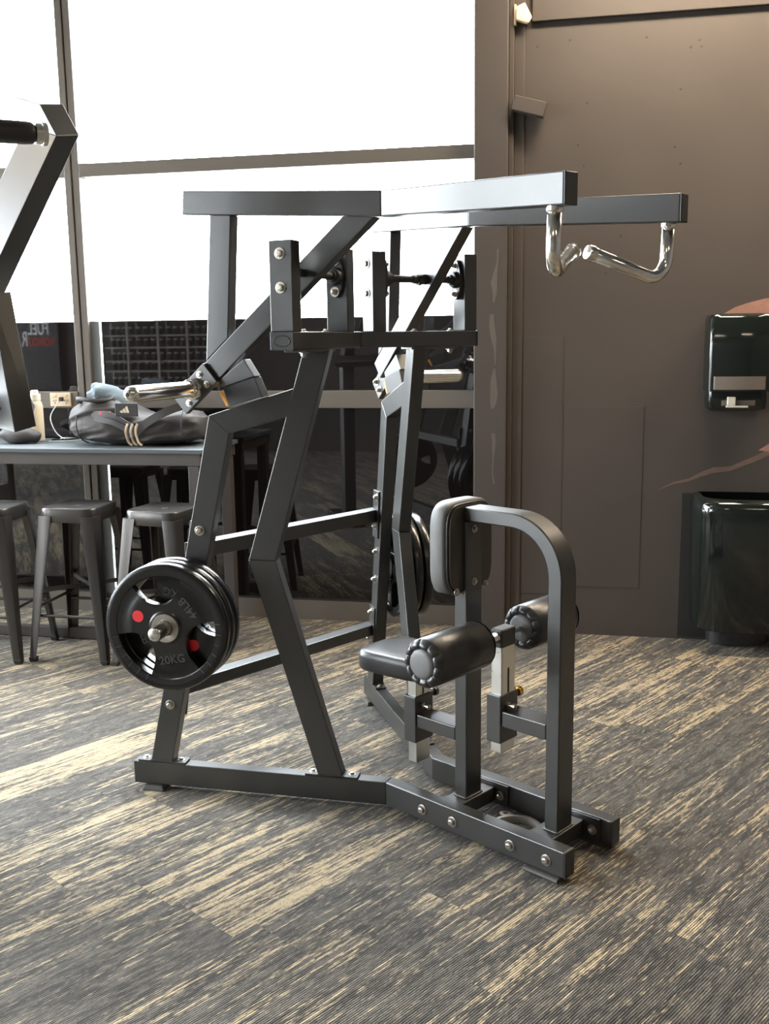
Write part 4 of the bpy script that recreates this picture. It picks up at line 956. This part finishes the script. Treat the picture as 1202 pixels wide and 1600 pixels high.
ridge_beam('lever_foot', V3((-0.4435, -1.1497, 1.4282)), V3((-0.8580, -1.5039, 1.4101)), 0.070, 0.070, UP * 0.6 - FW * 0.8)
g0, g1 = V3((-0.3896, -1.0491, 2.1645)), V3((-0.4863, -1.4502, 2.1538)); gd = (g1 - g0).normalized()
part('grip_collar', MB().lathe(g0 - nm_foot, gd, [(0, 0.030), (0.012, 0.030), (0.013, 0.027), (0.030, 0.027)], 24), M_BRASS if False else M_STEEL, nm, auto=35)
part('hand_grip', MB().lathe(g0 + gd * 0.030 - nm_foot, gd, [(0, 0.022), (0.010, 0.028), (0.030, 0.030), (0.36, 0.030)], 28), M_VINYL, nm, auto=35)
part('machine_post', MB().box((-0.05, -0.05, 0.02), (0.05, 0.05, 1.43)), M_FRAME, nm, bevel=0.003)
part('machine_base', MB().box((-0.30, -0.06, 0.0), (0.30, 0.06, 0.06)), M_FRAME, nm, bevel=0.003)
part('machine_base', MB().box((-0.06, -0.45, 0.0), (0.06, 0.25, 0.058)), M_FRAME, nm, bevel=0.003)
hp = V3((-0.6657, -1.2326, 1.5514))
part('machine_mast', MB().beam(V3((0, 0, 1.40)), V3((-0.8150, -1.3018, 1.6773)) - nm_foot, 0.09, 0.09, ref=(0, 1, 0)), M_FRAME, nm, bevel=0.003)
part('machine_mast', MB().beam(V3((-0.8571, -1.3676, 1.5684)) - nm_foot, V3((-0.6571, -1.1729, 1.5922)) - nm_foot, 0.08, 0.08), M_FRAME, nm, bevel=0.003)

# ================================================================== REAR OF THE ROOM (seen as reflections in the dark panels)
SGB = 8.47
sg = thing('wall_sign', 'black sign board with white and red lettering on the rear wall', 'sign', mw=axes(rm(-6.95, SGB + 0.03, 1.75), -W, WN * -1.0 * -1.0, (0, 0, 1)) if False else axes(rm(-6.95, SGB, 1.75), -W, -WN, (0, 0, 1)))
part('sign_board', MB().box((-0.70, 0.0, -0.85), (0.95, 0.03, 0.85)), M_SIGNBG, sg, bevel=0.004)
def sign_text(body, a, z, size, m, sx=1.0):
    me = text_mesh(body, size, 0.002, m, 'lettering', sx=sx)
    # text plane: x to the reader's right, y up, facing the window wall
    o = link('lettering', me, sg, mw=Matrix.Translation((-(a + 6.95), -0.004, z - 1.75)) @ Matrix.Rotation(PI / 2, 4, 'X')); o['label'] = 'lettering ' + body
sign_text('FUEL', -6.565, 1.795, 0.255, M_SIGNW, 0.62)
sign_text('WORKOUT', -6.540, 1.600, 0.180, M_SIGNR, 0.50)
sign_text('R', -6.797, 1.643, 0.31, M_SIGNW, 0.55)
mb = MB(); mb.tube([V3((0.475 - 0.035 * math.cos(t), -0.006, -0.605 + 0.055 * math.sin(t))) for t in [-0.9 + i * 3.4 / 14 for i in range(15)]], 0.010, 8); mb.box((0.43, -0.010, -0.70), (0.51, -0.0005, -0.685))
part('blue_mark', mb, M_SIGNB, sg, smooth=True)
rk = thing('display_rack', 'pale metal display rack full of tubs against the rear wall', 'rack', mw=axes(rm(-4.52, 8.30, 0), W, WN, (0, 0, 1)))
ups = [-0.87, -0.475, -0.007, 0.436, 0.88]
shelves = [0.25, 0.60, 0.97, 1.185, 1.325, 1.520, 1.690, 1.900]
for x in ups:
    for y in (-0.16, 0.16): part('upright', MB().box((x - .014, y - .012, 0), (x + .014, y + .012, 2.15)), M_RACK, rk)
for z in shelves: part('shelf', MB().box((-0.87, -0.148, z - 0.022), (0.88, 0.148, z)), M_RACK, rk)
TUB = lathe_local([(0, .034), (.004, .036), (.086, .036), (.092, .030)], 14).mesh('tub_body', M_TUB, auto=40); TUBL = MB().lathe((0, 0, .0921), (0, 0, 1), [(0, .032), (.022, .032), (.024, .028)], 14).mesh('tub_lid', M_LID, auto=40)
ORD = ['first', 'second', 'third', 'fourth', 'fifth']
for si, z in enumerate(shelves[2:7]):
    for bi, (x0, x1) in enumerate(zip(ups[:-1], ups[1:])):
        for i in range(4):
            x = x0 + 0.06 + (x1 - x0 - 0.12) * i / 3
            t = thing('tub', 'lidded tub on the rear rack, %s shelf up, %s bay, %s along' % (ORD[si], ORD[bi], ORD[i]), 'tub', rm(-4.52 + x, 8.375, z), group='tubs on the display rack')
            link('tub_body', TUB, t); link('tub_lid', TUBL, t)
